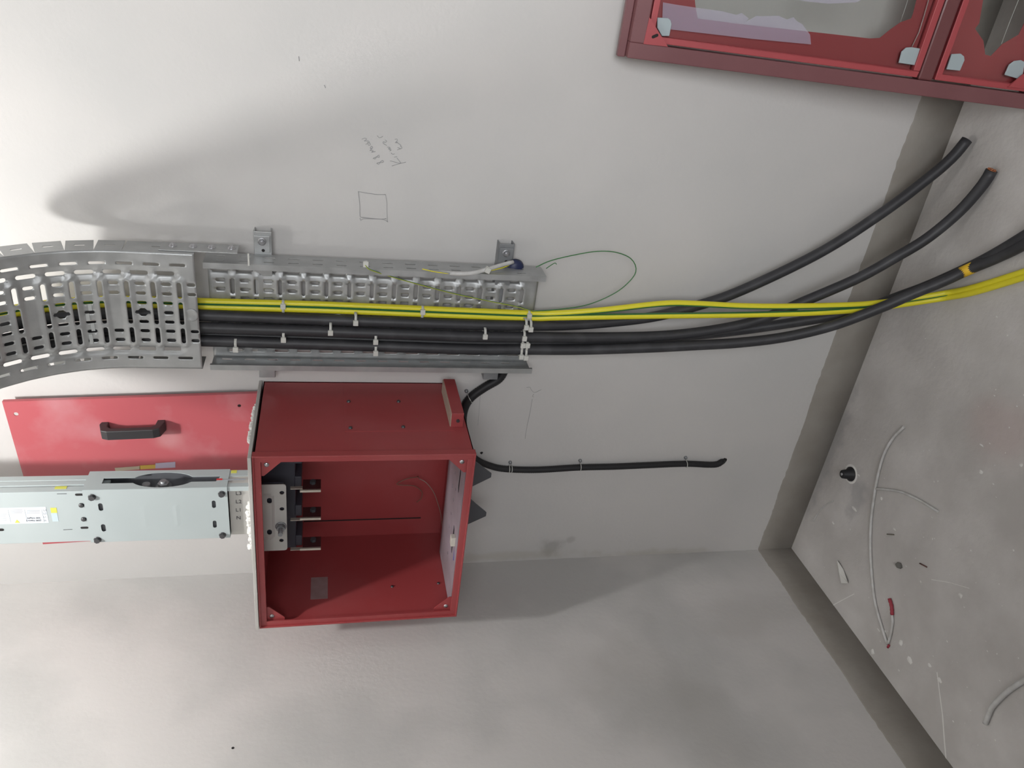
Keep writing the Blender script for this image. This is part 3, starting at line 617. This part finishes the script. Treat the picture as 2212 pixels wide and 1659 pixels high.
for v in (1060, 1122, 1187): p = at(650, v, y=-0.21); b.box(p.x - .016, p.x + .016, -0.178, -0.11, H + 0.052, H + 0.068)
b.box(-1.075, -1.055, -0.20, -0.17, H + 0.05, zt)
b.build('insulator_block', M_insul, be, bevel=0.002)
for (ua, va), (ub, vb) in (((627, 1057), (693, 1061)), ((627, 1125), (693, 1121)), ((627, 1189), (693, 1186))):
    p, q_ = at(ua, va, y=-0.222), at(ub, vb, y=-0.222); m_ = p.lerp(q_, 0.4)
    bar = MB().box(p.x - .0008, p.x + .0008, -0.222, -0.212, m_.z, p.z).box(q_.x - .0030, q_.x + .0030, -0.222, -0.217, q_.z, m_.z + .006).build('flat_bar', M_tin, be, bevel=0.0004)
    MB().box(q_.x - .0028, q_.x + .0028, -0.2168, -0.180, q_.z, m_.z).build('bar_body', M_barside, bar)
    MB().cyl((q_.x - .010, -0.195, q_.z + .018), (q_.x + .010, -0.195, q_.z + .018), 0.007, 6, smooth=False).build('bolt', M_steel, bar)

# ------------------------------------------------------------------ busbar duct above the box
dc = thing('busbar_duct', (-1.165, -0.22, BZ1 + 0.0035), 'pale grey metal busbar duct running down the wall into the top of the red box', 'busbar duct')
DX1, DX0 = -1.102, -1.238; YD = -0.249
def zz(u, v=1110, y=-0.25): return at(u, v, y=y).z
zs = zz(188); ztop = ZC - 0.002
b = MB()   # housing of the long length: front channel, recessed middle, back channel
b.box(DX0, DX1, YD, YD + 0.019, zs, ztop).box(DX0 + 0.01, DX1 - 0.007, YD + 0.019, YD + 0.040, zs, ztop).box(DX0, DX1, YD + 0.040, -0.192, zs, ztop)
b.build('housing', M_duct, dc, bevel=0.0012)
b = MB().box(DX1 - 0.008, DX1 - 0.0005, YD + 0.023, YD + 0.040, zs - 0.045, ztop); b.build('side_rib', M_duct, dc, bevel=0.002)
zj1, zj0 = zz(188), zz(495); CX1, CX0 = -1.0945, -1.235; YJ = -0.2555
# joint cover
b = MB(); 
def hp(u, v): p = at(u, v, y=YJ); return p.x, p.z
hol = [slot(*hp(217.7, 1095), .021, .009), slot(*hp(223.8, 1140), .021, .009), slot(*hp(462, 1089), .021, .008), slot(*hp(464, 1132), .021, .008)]
em = []
for u in (311, 381): p = hp(u, 1115); em.append((p[0], p[1], .028, .0012, 1))
perforated(b, [(CX0, zj0), (CX1, zj0), (CX1, zj1), (CX0, zj1)], hol, lambda x, z: (x, YJ - dimple(x, z, em, 0.0008), z), grid=0.007)
b.build('cover_plate', M_duct, dc, solid=0.0015)
cyy = (YJ - 0.193) / 2; zc = zz(346, 1037)
ell = []
za, zb_ = zz(225), zz(469)
hw_, he, hL = 0.0095, 0.0270, 0.062
yc = -0.2248
ell = [(za, yc - hw_), (zc + hL * .93, yc - hw_)] + [(zc + hL * math.cos(t_), yc - he * math.sin(t_)) for t_ in [math.pi * k / 16 for k in range(1, 16) if he * math.sin(math.pi * k / 16) > hw_]] + [(zc - hL * .93, yc - hw_), (zb_, yc - hw_), (zb_ - .008, yc + hw_), (zc - hL * .93, yc + hw_)] + \
      [(zc + hL * math.cos(t_), yc + he * math.sin(t_)) for t_ in [math.pi * k / 16 for k in range(15, 0, -1) if he * math.sin(math.pi * k / 16) > hw_]] + [(zc + hL * .93, yc + hw_), (za, yc + hw_)]
b = MB()
perforated(b, [(zj0, YJ), (zj1, YJ), (zj1, -0.190), (zj0, -0.190)], [ell], lambda z, y: (CX1, y, z)); b.box(CX0 - .0008, CX0 + .0008, YJ, -0.190, zj0, zj1)
b.build('cover_side', M_duct, dc, solid=0.0012)
MB().box(CX0 + .006, CX1 - 0.020, YJ + .004, -0.1935, zj0 + .004, zj1 - .004).box(CX0 + .002, CX1 - .002, -0.1935, -0.1915, zj0, zj1).build('joint_core', M_ductd, dc)
b = MB(); c = Vector((CX1 - 0.0195, yc, zc)); b.lathe(c, (1, 0, 0), [(0.017, 0), (0.017, 0.003), (0.011, 0.0035)]).cyl(c, c + Vector((.012, 0, 0)), 0.012, 6, smooth=False).cyl(c, c + Vector((.018, 0, 0)), 0.006, 16); b.build('joint_bolt', M_galvd, dc)
MB().cyl(c + Vector((-.0005, .0, .035)), c + Vector((.010, 0, .035)), 0.008, 16).build('joint_bolt', M_galvd, dc)
for u, v in ((199, 1073), (211, 1165), (479, 1066), (481, 1155)):
    p = at(u, v, y=YJ); b = MB().lathe(p, (0, -1, 0), [(0.0078, 0), (0.0078, 0.0015), (0.0062, 0.002)], 18).cyl(p + Vector((0, -.0015, 0)), p + Vector((0, -.0075, 0)), 0.0062, 6, smooth=False); b.build('hex_screw', M_bolt, dc)
for u, v in ((176, 1091), (181, 1121)):
    p = at(u, v, y=YD); MB().lathe(p, (0, -1, 0), [(0.0055, 0), (0.005, 0.003), (0.003, 0.004), (0, 0.004)], 14).build('rivet', M_bolt, dc)
b = MB()
for u, v, L_, W_ in ((172, 1068.5, .018, .006), (182.5, 1140, .016, .006), (133.6, 1066.8, .019, .0013), (146.5, 1144, .018, .0013), (2, 1144.5, .012, .007)):
    p = at(u, v, y=YD - .0004); MB().add([(x, YD - .0004, z) for x, z in slot(p.x, p.z, L_, W_, ang=math.pi / 2)], [tuple(range(12))]).build('slot', M_hole, dc)
# lower length with the phase letters
MB().box(-1.242, CX1 - 0.002, YJ + 0.016, -0.196, BZ1 + 0.011, zj0).build('lower_housing', M_plate, dc, bevel=0.001)
b = MB().box(CX1 - 0.013, CX1 - 0.001, YJ + 0.002, YJ + 0.016, BZ1 + 0.011, zj0).box(CX1 - .002, CX1 - .0005, -0.215, -0.192, BZ1 + .011, zj0); b.build('edge_rail', M_duct, dc, bevel=0.001)
def text(s_, u, v, y, size, m_, parent, flip=False, x=None):
    cu = bpy.data.curves.new('lettering', 'FONT'); cu.body = s_; cu.size = size; cu.align_x = 'CENTER'; cu.align_y = 'CENTER'; cu.extrude = 0.0002
    tmp = bpy.data.objects.new('lettering', cu); COL.objects.link(tmp); bpy.context.view_layer.update()
    me = bpy.data.meshes.new_from_object(tmp); COL.objects.unlink(tmp)
    c = at(u, v, y=y) if x is None else at(u, v, x=x)
    rt = Vector((0, 0, 1)) if flip else Vector((0, 0, -1)); up = Vector((-1, 0, 0)) if flip else Vector((1, 0, 0))
    if x is not None: up = Vector((0, 1, 0))
    nn = rt.cross(up); M_ = Matrix((rt, up, nn)).transposed().to_4x4(); M_.translation = c - wloc(parent)
    me.transform(M_); me.materials.append(m_)
    o = bpy.data.objects.new('lettering', me); COL.objects.link(o); o.parent = parent; return o
yl = YJ + 0.0155
for s_, v in (('L3', 1066), ('L2', 1084), ('L1', 1102), ('N', 1119)): text(s_, 515.5, v, yl, 0.0135, M_ink, dc)
# stickers on the long length
def sticker(u0, u1, v0, v1, m_, y=YD, name='sticker', e=0.0004, par=None):
    a_, b_ = at(u0, v0, y=y), at(u1, v1, y=y)
    return MB().box(min(a_.x, b_.x), max(a_.x, b_.x), y - e, y, min(a_.z, b_.z), max(a_.z, b_.z)).build(name, m_, par or dc)
st = sticker(-60, 106, 1099, 1129, M_label)
for s_, v in (('L3', 1101.5), ('L2', 1108.5), ('L1', 1116), ('N', 1123.5)): text(s_, 97, v + 1, YD - .0006, 0.006, M_inkg, st)
text('500 VApN', 73, 1119, YD - .0006, 0.0058, M_ink, st, flip=True); text('(500 Netw.)', 73, 1124.5, YD - .0006, 0.0058, M_ink, st, flip=True)
b = MB()
for u0, u1, v in ((58, 86, 1103), (58, 86, 1106), (58, 86, 1109), (24, 48, 1102), (20, 50, 1105), (22, 48, 1108), (2, 14, 1111), (0, 12, 1115), (2, 14, 1120), (2, 14, 1124)):
    a_, c_ = at(u0, v, y=YD - .0005), at(u1, v, y=YD - .0005); b.box(a_.x - .0004, a_.x + .0004, YD - .0008, YD - .0004, c_.z, a_.z)
for u in (53, 90, 17): a_, c_ = at(u, 1100, y=YD), at(u, 1128, y=YD); b.box(c_.x, a_.x, YD - .0007, YD - .0004, a_.z - .0002, a_.z + .0002)
b.build('print_lines', M_inkg, st)
p = at(37, 1126, y=YD - .0005); MB().prism([(p.x - .004, p.z - .005), (p.x - .004, p.z + .005), (p.x + .0045, p.z)], 'y', YD - .0009, YD - .0004).build('warning_triangle', M_labely, st)
sticker(108.5, 124, 1097, 1107.5, M_labely); sticker(110, 127, 1108, 1126, M_labelg)
def side_sticker(u0, u1, v0, v1, m_, x):
    a_, b_ = at(u0, v0, x=x), at(u1, v1, x=x); return MB().box(x, x + .0005, min(a_.y, b_.y), max(a_.y, b_.y), min(a_.z, b_.z), max(a_.z, b_.z)).build('sticker', m_, dc)
side_sticker(120, 143, 1051, 1056, M_labely, DX1)
side_sticker(500, 511, 1016, 1022, M_labely, CX1 - .0005)
side_sticker(468, 480, 1034, 1037, M_inkr, CX1 + .0009); side_sticker(482, 530, 1035, 1037, M_inkg, CX1 + .0009)

# ------------------------------------------------------------------ red cover panel standing behind the duct
pl = thing('cover_panel', (-1.20, -0.05, BZ1 + 0.0125), 'loose red steel cover with a black handle standing on the box behind the duct', 'panel')
yp = -0.032
Pc = [at(5, 868, y=yp), at(548, 850, y=yp), None, at(80, 1180, y=yp)]
ax = (Pc[1] - Pc[0]).normalized(); wv = Vector((-ax.z, 0, ax.x)); wv = -wv if wv.x > 0 else wv
LP = (BZ1 + 0.013 - Pc[0].z) / ax.z; WP = 0.413
def pp(s_, t_, y=yp): c = Pc[0] + ax * s_ + wv * t_; return Vector((c.x, y, c.z))
def pst(u, v, y=yp): d = at(u, v, y=y) - Pc[0]; return d.dot(ax), d.dot(wv)
b = MB(); hs = [circ(*pst(35, 894), .0048), circ(*pst(517, 876), .004)]
perforated(b, [(0, 0), (LP, 0), (LP - 0.0215, WP), (0, WP)], hs, lambda s_, t_: pp(s_, t_))
b.build('sheet', M_redd, pl, solid=0.002)
b = MB()
for (s0, t0, s1_, t1) in ((0, 0, LP, 0), (0, 0, 0, WP), (LP, 0, LP - 0.0215, WP), (0, WP, LP - 0.0215, WP)): b.add([pp(s0, t0), pp(s1_, t1), pp(s1_, t1, yp + .009), pp(s0, t0, yp + .009)], [(0, 1, 2, 3)])
b.build('folded_edge', M_redd, pl, solid=0.0015)
# handle: flat bar on two angled feet
c0, c1 = at(238, 920, y=yp), at(341, 916, y=yp); hz = (c0 + c1) / 2; hd = 0.043; hv = (c1 - c0); hl2 = hv.length / 2 + .009; hv.normalize()
pr_ = [(-hl2 - .008, 0), (-hl2 - .010, .010), (-hl2 - .002, hd - .006), (-hl2 + .012, hd), (hl2 - .012, hd), (hl2 + .002, hd - .006), (hl2 + .010, .010), (hl2 + .008, 0), (hl2 - .008, 0), (hl2 - .010, hd - .021), (hl2 - .018, hd - .014), (-hl2 + .018, hd - .014), (-hl2 + .010, hd - .021), (-hl2 + .008, 0)]
wd = 0.012; sd = Vector((-hv.z, 0, hv.x)); b = MB(); n = len(pr_)
F = lambda p, w_: hz + hv * p[0] + sd * w_ + Vector((0, -p[1], 0))
vs = [F(p, -wd) for p in pr_] + [F(p, wd) for p in pr_]
qd = [(i, (i + 1) % n, n + (i + 1) % n, n + i) for i in range(n)]
for off in (0, n):
    for f in ((0, 1, 12, 13), (1, 2, 3, 12), (3, 11, 12), (3, 4, 10, 11), (4, 9, 10), (4, 5, 6, 9), (6, 7, 8, 9)): qd.append(tuple(off + i for i in f))
b.add(vs, qd); b.build('handle', M_handle, pl, bevel=0.002)
for q_, m_ in ((((248, 1010), (303, 1006), (303, 1013), (250, 1017)), mat('cream_sticker', (0.55, 0.48, 0.36), 0.5)), (((302, 1005), (336, 1003), (336, 1011), (302, 1013)), mat('yellow_label', (0.62, 0.42, 0.06), 0.5)), (((336, 1000), (379, 997), (379, 1009), (336, 1011)), mat('lilac_label', (0.50, 0.45, 0.58), 0.5))):
    b = MB().prism([(at(u, v, y=yp).x, at(u, v, y=yp).z) for u, v in q_], 'y', yp - .0018, yp - .0011); b.build('sticker', m_, pl)

# ------------------------------------------------------------------ black conduits at the box
def corr(pts, r, name, lab, grp):
    P = spline(pts, 0.0028); b = MB(); n = len(P)
    o = b.tube(P, lambda t: r * (1 + 0.035 * math.cos(math.pi * round(t * (n - 1)))), 14).build(name, M_blackh); return setp(o, lab, 'conduit', grp)
corr([at(u, v, y=-y) for u, v, y in ((1092, 795, .015), (1078, 818, .014), (1045, 838, .013), (1018, 858, .013), (1003, 882, .013), (999, 910, .013), (1003, 940, .013))], 0.0112, 'conduit', 'black conduit curving from behind the tray to behind the red box', 'black conduits on the wall')
corr([at(u, v, y=-y) for u, v, y in ((1005, 970, .013), (1030, 993, .012), (1055, 1005, .011), (1090, 1013, .0105), (1160, 1015, .0105), (1250, 1010, .0105), (1330, 1008, .0105), (1400, 1005, .0105), (1480, 1002, .0105), (1530, 1004, .0105), (1549, 1003, .010), (1558, 998, .006), (1563, 994, -.01))], 0.0088, 'conduit', 'black conduit running down the wall from the red box into a drilled hole', 'black conduits on the wall')
def clip(u, v, du, dv, lab, rr=.0098, two=False):
    c = at(u, v, y=-0.0108); n_ = Vector((du, 0, dv)).normalized(); sx = Vector((-n_.z, 0, n_.x))
    o = thing('cable_clip', at(u, v, y=0), lab, 'cable clip', 'clips on the black conduits')
    for k in ((-.0035, .0035) if two else (0,)):
        b = MB(); pts = [c + n_ * k + sx * rr * math.cos(a_) * 1.02 + Vector((0, -1, 0)) * (rr + .0004) * math.sin(a_) for a_ in [2 * math.pi * i / 24 for i in range(25)]]
        b.tube(pts, 0.0011, 6, cap=False); b.build('strap', M_tie, o)
    e = c + sx * (rr + .006); e.y = 0
    b = MB().lathe(e, (0, -1, 0), [(0.005, 0), (0.0045, 0.005), (0.0015, 0.007), (0, 0.007)], 12); b.build('wall_plug', M_galvd, o)
clip(1015, 860, 0.5, -0.85, 'clip with wall plug on the short conduit between tray and red box', .0122)
clip(1102, 1013, 0, -1, 'double loop clip on the long conduit just below the red box', two=True)
clip(1253, 1009, 0, -1, 'clip with wall plug halfway down the long black conduit')
clip(1482, 1002, 0.1, -1, 'clip with wall plug near the lower end of the long black conduit')

# ------------------------------------------------------------------ loose wires inside the box
def wire3(name, pts, r, mats, lab, group=None, stripe=None): return setp(MB().tube(spline(pts, 0.005), r, 8, stripe=stripe).build(name, mats), lab, 'wire', group)
yb = 0.03
wire3('loose_wire', [at(u, v, y=-y) for u, v, y in ((903, 1028, .01), (906, 1034, .03), (920, 1042, .04), (936, 1062, .04), (945, 1085, .035), (952, 1110, .03), (955, 1140, .02))], 0.0012, mat('beige_wire', (0.30, 0.20, 0.17), 0.5), 'thin beige wire looping down the back of the red box')
wire3('loose_wire', [at(u, v, y=-y) for u, v, y in ((903, 1030, .03), (880, 1034, .04), (857, 1045, .04), (870, 1048, .04), (895, 1050, .04), (911, 1062, .04), (910, 1076, .04), (900, 1085, .04))], 0.0013, mat('brown_wire', (0.20, 0.10, 0.07), 0.5), 'short brown wire curled against the back of the red box')
wire3('loose_wire', [at(u, v, y=-y) for u, v, y in ((1000, 1042, .25), (996, 1075, .24), (991, 1110, .235), (985, 1150, .24))], 0.0016, [M_yel, M_grn], 'yellow-green wire lying along the bottom plate inside the red box', None, ((0, -1, 0), 0.6, 1))
wire3('loose_wire', [at(u, v, y=-y) for u, v, y in ((992, 1100, .26), (988, 1140, .26), (983, 1180, .27), (980, 1210, .28))], 0.0016, mat('blue_wire', (0.06, 0.07, 0.30), 0.5), 'blue wire lying along the bottom plate inside the red box')
p = at(985, 1166, y=-.27); setp(MB().box(p.x - .014, p.x + .012, -.278, -.262, BZ0 + .0128, BZ0 + .024).build('terminal_block', mat('cream_plastic', (0.55, 0.52, 0.46), 0.5), bevel=0.001), 'small cream terminal block on the bottom plate inside the red box', 'connector')

# ------------------------------------------------------------------ red glazed frame leaning on the wall
yt, ybm = -0.075, -0.215
PT = at(1355, 125, y=yt); zbot = 0.0; hgt = PT.z
down = Vector((0, ybm - yt, zbot - PT.z)).normalized(); nrm = Vector((0, down.z, -down.y)).normalized()
if nrm.y > 0: nrm = -nrm
FL = (PT.z - 0.002) / -down.z
def fp(s_, t_, d=0): return PT + down * s_ + Vector((1, 0, 0)) * t_ + nrm * d
def fst(u, v, d=0):
    dr = CR.transposed() @ Vector((u - 1106, v - 829.5, FPX)); o0 = PT + nrm * d
    k = (o0 - CAM).dot(nrm) / dr.dot(nrm); q_ = CAM + dr * k - o0; return q_.dot(down), q_.x
fr_ = thing('glazed_frame', (PT.x + .3, -0.14, 0), 'dark red steel door frame with glass panes leaning against the wall', 'door frame')
FW = 0.62
def fbox(mb, s0, s1, t0, t1, d0, d1):
    vs = [fp(s, t, d) for s in (s0, s1) for t in (t0, t1) for d in (d0, d1)]
    mb.add(vs, [(0, 1, 3, 2), (4, 6, 7, 5), (0, 4, 5, 1), (2, 3, 7, 6), (0, 2, 6, 4), (1, 5, 7, 3)])
sm = [fst(2003, 168)[0]]; mw = 0.017
tw = fst(1600, 152)[1]      # outer left edge check value
SW = 0.030
fdt = -0.036
b = MB(); fbox(b, 0, FL, 0, SW, fdt, 0); b.build('stile', M_maroon, fr_, bevel=0.0015)
b = MB(); fbox(b, 0, FL, FW - SW, FW, fdt, 0); b.build('stile', M_maroon, fr_, bevel=0.0015)
b = MB(); fbox(b, 0, SW, SW, FW - SW, fdt, 0); fbox(b, -0.016, 0.0, -0.002, FW, fdt - 0.012, fdt + 0.008); b.build('top_rail', M_maroon, fr_, bevel=0.0015)
smd = fst(2003, 165)[0]; mh = 0.016
b = MB(); fbox(b, smd - mh, smd + mh, SW, FW - SW, fdt, -0.003); b.build('middle_rail', M_galvd if False else mat('maroon_gloss', (0.15, 0.05, 0.052), 0.22, spec=0.6), fr_, bevel=0.004)
b = MB(); fbox(b, FL - SW, FL, SW, FW - SW, fdt, 0); b.build('bottom_rail', M_maroon, fr_, bevel=0.0015)
panes = ((SW, smd - mh), (smd + mh, FL - SW))
for k, (s0, s1) in enumerate(panes):
    b = MB(); g = 0.012; o1 = 0.004
    for q_ in ((s0 + o1, s1 - o1, SW + o1, SW + o1 + g), (s0 + o1, s1 - o1, FW - SW - o1 - g, FW - SW - o1), (s0 + o1, s0 + o1 + g, SW + o1 + g, FW - SW - o1 - g), (s1 - o1 - g, s1 - o1, SW + o1 + g, FW - SW - o1 - g)): fbox(b, *q_, -0.018, -0.002)
    b.build('sash', M_redf, fr_, bevel=0.001)
    b = MB(); b.add([fp(s0 + .01, SW + .01, -.012), fp(s1 - .01, SW + .01, -.012), fp(s1 - .01, FW - SW - .01, -.012), fp(s0 + .01, FW - SW - .01, -.012)], [(0, 1, 2, 3)]); b.build('glass_pane', M_glass, fr_)
    # red sheet with a wavy edged opening behind the glass
    ia, ib, ja, jb = s0 + .006, s1 - .006, SW + .006, FW - SW - .006
    if k == 0:
        op = [fst(*p, -.024) for p in ((1500, -10), (1502, 12), (1507, 40), (1600, 52), (1800, 74), (1878, 83), (1900, 82), (1925, 62), (1945, 48), (1968, 40), (1972, 30), (1982, -10))]
        op = op + [(op[-1][0], FW - .1), (op[0][0], FW - .1)]
    else:
        op = [fst(*p, -.024) for p in ((2125, -10), (2115, 50), (2106, 62), (2124, 88), (2128, 118), (2140, 121), (2165, 95), (2200, 75), (2212, 50), (2222, -10))]
        op = op + [(op[-1][0], FW - .1), (op[0][0], FW - .1)]
    b = MB(); perforated(b, [(ia, ja), (ib, ja), (ib, jb), (ia, jb)], [op], lambda s_, t_: fp(s_, t_, -.024)); b.build('cutout_sheet', M_redf, fr_, solid=0.001)
    if k == 0:
        bead = [fst(*p, -.016) for p in ((2006, 0), (1995, 38), (1985, 70), (1970, 101))]
        MB().tube([fp(s_, t_, -.016) for s_, t_ in bead], 0.0009, 6).build('bead', M_whitec, fr_)
        bead = [fst(*p, -.021) for p in ((1961, 0), (1952, 28), (1945, 48))]
        MB().tube([fp(s_, t_, -.021) for s_, t_ in bead], 0.0006, 6).build('bead', M_whitec, fr_)
    else:
        bead = [fst(*p, -.021) for p in ((2200, 0), (2182, 45), (2163, 95))]
        MB().tube([fp(s_, t_, -.021) for s_, t_ in bead], 0.0007, 6).build('bead', M_whitec, fr_)
def pad(pts, d=-0.006):
    P = [fst(u, v, d) for u, v in pts]; n = len(P); b = MB()
    vs = [fp(s_, t_, d) for s_, t_ in P] + [fp(s_, t_, d - .004) for s_, t_ in P]
    b.add(vs, [tuple(range(n)), tuple(range(n, 2 * n))] + [(i, (i + 1) % n, n + (i + 1) % n, n + i) for i in range(n)]); return b
for P in (((1420, 38), (1443, 39), (1449, 44), (1451, 52), (1446, 78), (1430, 78), (1420, 60)), ((1942, 136), (1948, 112), (1958, 103), (1970, 102), (1988, 105), (1976, 141)), ((2056, 117), (2076, 116), (2083, 122), (2084, 130), (2074, 153), (2045, 150)), ((2171, 162), (2181, 140), (2192, 132), (2206, 130), (2214, 134), (2210, 160), (2198, 170))):
    pad(P).build('corner_pad', M_padg, fr_, bevel=0.001)
for P in (((1403, 37), (1390, 95), (1443, 101)), ((2178, 188), (2212, 160), (2250, 195))):
    g = pad(P, 0.0015).build('corner_gusset', M_redf, fr_)
p = fst(1415, 78, 0.002); b = MB(); c = fp(p[0], p[1], .002); b.add([c + down * x + Vector((z, 0, 0)) for x, z in slot(0, 0, .014, .006, ang=0.5)], [tuple(range(12))]); b.build('slot', M_hole, g)
fm = [fst(*p, -.0135) for p in ((1432, 5), (1430, 60), (1452, 64), (1625, 84), (1752, 96), (1750, 75), (1733, 52), (1722, 46), (1714, 37), (1700, 42), (1682, 34), (1640, 35), (1635, 34), (1612, 46), (1618, 40), (1602, 28), (1590, 32), (1560, 24), (1500, 16), (1460, 10))]
b = MB(); b.add([fp(s_, t_, -.0135) for s_, t_ in fm], [tuple(range(len(fm)))]); b.build('torn_film', M_film, fr_)
fm = [fst(*p, -.0135) for p in ((1725, 0), (1740, 3), (1790, 8), (1850, 5), (1880, -10), (1725, -10))]
b = MB(); b.add([fp(s_, t_, -.0135) for s_, t_ in fm], [tuple(range(len(fm)))]); b.build('torn_film', M_film, fr_)

# ------------------------------------------------------------------ things on the floor
def fwire(pts, r, m_, lab, cat='wire', group=None, name='wire_offcut'):
    P = spline([at(u, v, z=r + .0003) for u, v in pts], 0.006)
    return P, (lambda par=None: None)
def fw(name, pts, r, m_, lab, group=None):
    P = spline([at(u, v, z=r + .0003) for u, v in pts], 0.006); o = thing(name, P[0], lab, 'wire', group); MB().tube(P, r, 10).build('sheath', m_, o); return o
g = 'wire offcuts on the floor'
o = fw('wire_offcut', [(1953, 922), (1930, 945), (1910, 980), (1898, 1020), (1890, 1060), (1882, 1120), (1880, 1180), (1883, 1240), (1890, 1300), (1905, 1355), (1917, 1392)], .0037, M_whitec, 'longest dusty white cable offcut bowed along the floor', g)
P = spline([at(u, v, z=.004) for u, v in ((1918, 1390), (1924, 1370), (1928, 1345), (1927, 1328))], .005); MB().tube(P, .0034, 10).build('folded_end', M_whitec, o)
P = spline([at(u, v, z=.005) for u, v in ((1927, 1328), (1926, 1310), (1921, 1293))], .004); MB().tube(P, lambda t: .0046 * (1 + .12 * math.sin(t * 25)), 10).build('red_sleeve', M_shrink, o)
c = at(1919, 1396, z=.003); MB().cyl(c - Vector((.005, 0, 0)), c + Vector((.005, 0, 0)), .003, 10).build('red_sleeve', M_shrink, o)
fw('wire_offcut', [(1893, 1056), (1920, 1058), (1950, 1064), (1985, 1080), (2005, 1092), (2026, 1105)], .0034, M_whitec, 'short white cable offcut crossing the long one at right angles', g)
fw('wire_offcut', [(1800, 1082), (1785, 1090), (1768, 1107), (1757, 1126)], .0016, M_whitec, 'thin curved wire scrap on the floor near the black floor plug', g)
fw('wire_offcut', [(2250, 1452), (2212, 1470), (2175, 1495), (2145, 1525), (2135, 1545), (2128, 1563)], .0058, M_whitec, 'thick white cable offcut curving in at the lower right corner of the photo', g)
fw('wire_offcut', [(1925, 1487), (1935, 1498), (1946, 1508)], .0012, M_yel, 'small yellow wire snippet on the floor along the left wall', g)
o = thing('floor_plug', at(1830, 1025, z=0), 'black cone shaped plug with a pale ring standing on the floor by the wall', 'plug')
c = at(1838, 1024, z=0); b = MB().lathe(c, (0, 0, 1), [(0.021, 0), (0.021, .003), (0.015, .006), (0.012, .028), (0.010, .030), (0, .030)], 24); b.build('cone', M_blackh, o)
b = MB().lathe(c, (0, 0, 1), [(0.021, .0002), (0.024, .0025), (0.026, .0012), (0.0285, .0003)], 24); b.build('ring', M_foam, o)
MB().lathe(c + Vector((0, 0, .030)), (0, 0, 1), [(0.0045, 0), (0.0045, .002), (0, .002)], 12).build('pin', M_zinc, o)
b = MB(); P = [at(u, v, z=.0015) for u, v in ((1808, 1213), (1812, 1210), (1822, 1230), (1834, 1255), (1832, 1260), (1821, 1259), (1811, 1242))]
P = [p + Vector((0, 0, .006 * (k % 2))) for k, p in enumerate(P)]
b.add(P + [sum(P, Vector()) / len(P) + Vector((0, 0, .008))], [(i, (i + 1) % 7, 7) for i in range(7)]); setp(b.build('paper_scrap', mat('white_paper', (0.62, 0.61, 0.58), .8), solid=.0005), 'torn white paper scrap on the floor near the corner', 'paper scrap')
b = MB(); a_, c_ = at(1987, 1217, z=.002), at(2002, 1225, z=.002); b.cyl(a_, c_, .0018, 8); setp(b.build('wood_splinter', mat('brown_wood', (.13, .06, .05), .7)), 'small dark reddish splinter on the floor', 'splinter')
b = MB(); a_, c_ = at(1916, 1154, z=.002), at(1931, 1155, z=.002); b.cyl(a_, c_, .0015, 8); setp(b.build('wood_splinter', mat('grey_wood', (.17, .15, .12), .8)), 'pale brown splinter beside the long white offcut', 'splinter')
b = MB(); lump(b, at(1942, 1221, z=.004), .009); setp(b.build('mortar_lump', mat('dark_mortar', (.16, .155, .14), .95, bump=.5)), 'dark mortar lump on the floor below the paper scrap', 'mortar lump')
# plaster and mortar specks: beyond counting
b = MB(); rnd = random.Random(11)
def speck(u, v, r):
    c = at(u, v, z=.0004); n = 7; a0 = rnd.random() * 6; st_ = 0.55 + .6 * rnd.random()
    vs = [c + Vector((r * st_ * math.cos(a0 + 6.283 * k / n) * (.7 + .5 * rnd.random()), r / st_ * math.sin(a0 + 6.283 * k / n) * (.7 + .5 * rnd.random()), 0)) for k in range(n)] + [c + Vector((0, 0, r * .25))]
    b.add(vs, [(k, (k + 1) % n, n) for k in range(n)])
for u, v, r in ((2119, 1019, .006), (1945, 1388, .009), (1965, 1425, .010), (1885, 1408, .008), (1932, 1143, .005), (2075, 1287, .007), (2008, 1437, .006), (1904, 1077, .005), (1912, 1364, .004), (1898, 1361, .004), (1760, 945, .008), (1752, 949, .007), (2206, 1005, .005), (2120, 962, .004), (1855, 1027, .004), (2030, 1470, .008), (1846, 1100, .008), (1800, 1130, .005)): speck(u, v, r)
def streak(P, wd):
    Q = [at(u, v, z=.0005) for u, v in P]
    for p, q in zip(Q, Q[1:]):
        n_ = (q - p).cross(Vector((0, 0, 1))).normalized() * wd * (0.6 + 0.8 * rnd.random()); b.add([p - n_, q - n_, q + n_, p + n_], [(0, 1, 2, 3)])
streak(((2024, 1452), (2030, 1500), (2036, 1545), (2040, 1600), (2047, 1680)), .0016); streak(((1798, 1308), (1820, 1296), (1845, 1283)), .0010); streak(((2012, 1252), (2050, 1258), (2094, 1271)), .0008); streak(((1735, 700), (1800, 640)), .0006)
for k in range(170):
    u, v = 1700 + 560 * rnd.random(), 620 + 1000 * rnd.random(); p = at(u, v, z=0)
    if p.y > -0.05 or p.x < XL + .05: continue
    speck(u, v, .0007 + .0022 * rnd.random() ** 2)
setp(b.build('plaster_specks', M_foam), 'white plaster specks and drips scattered over the cement floor', 'debris', None, 'stuff')

# ------------------------------------------------------------------ ceiling lamp above the tray run
o = thing('ceiling_lamp', (LAMP.x, LAMP.y, ZC - .01), 'round white lamp holder on the ceiling above the tray', 'ceiling lamp')
MB().lathe((LAMP.x, LAMP.y, ZC), (0, 0, -1), [(0, .001), (0.05, .001), (0.05, .012), (0.03, .03), (0.022, .06), (0, .06)], 28).build('lamp_holder', M_whitec, o)
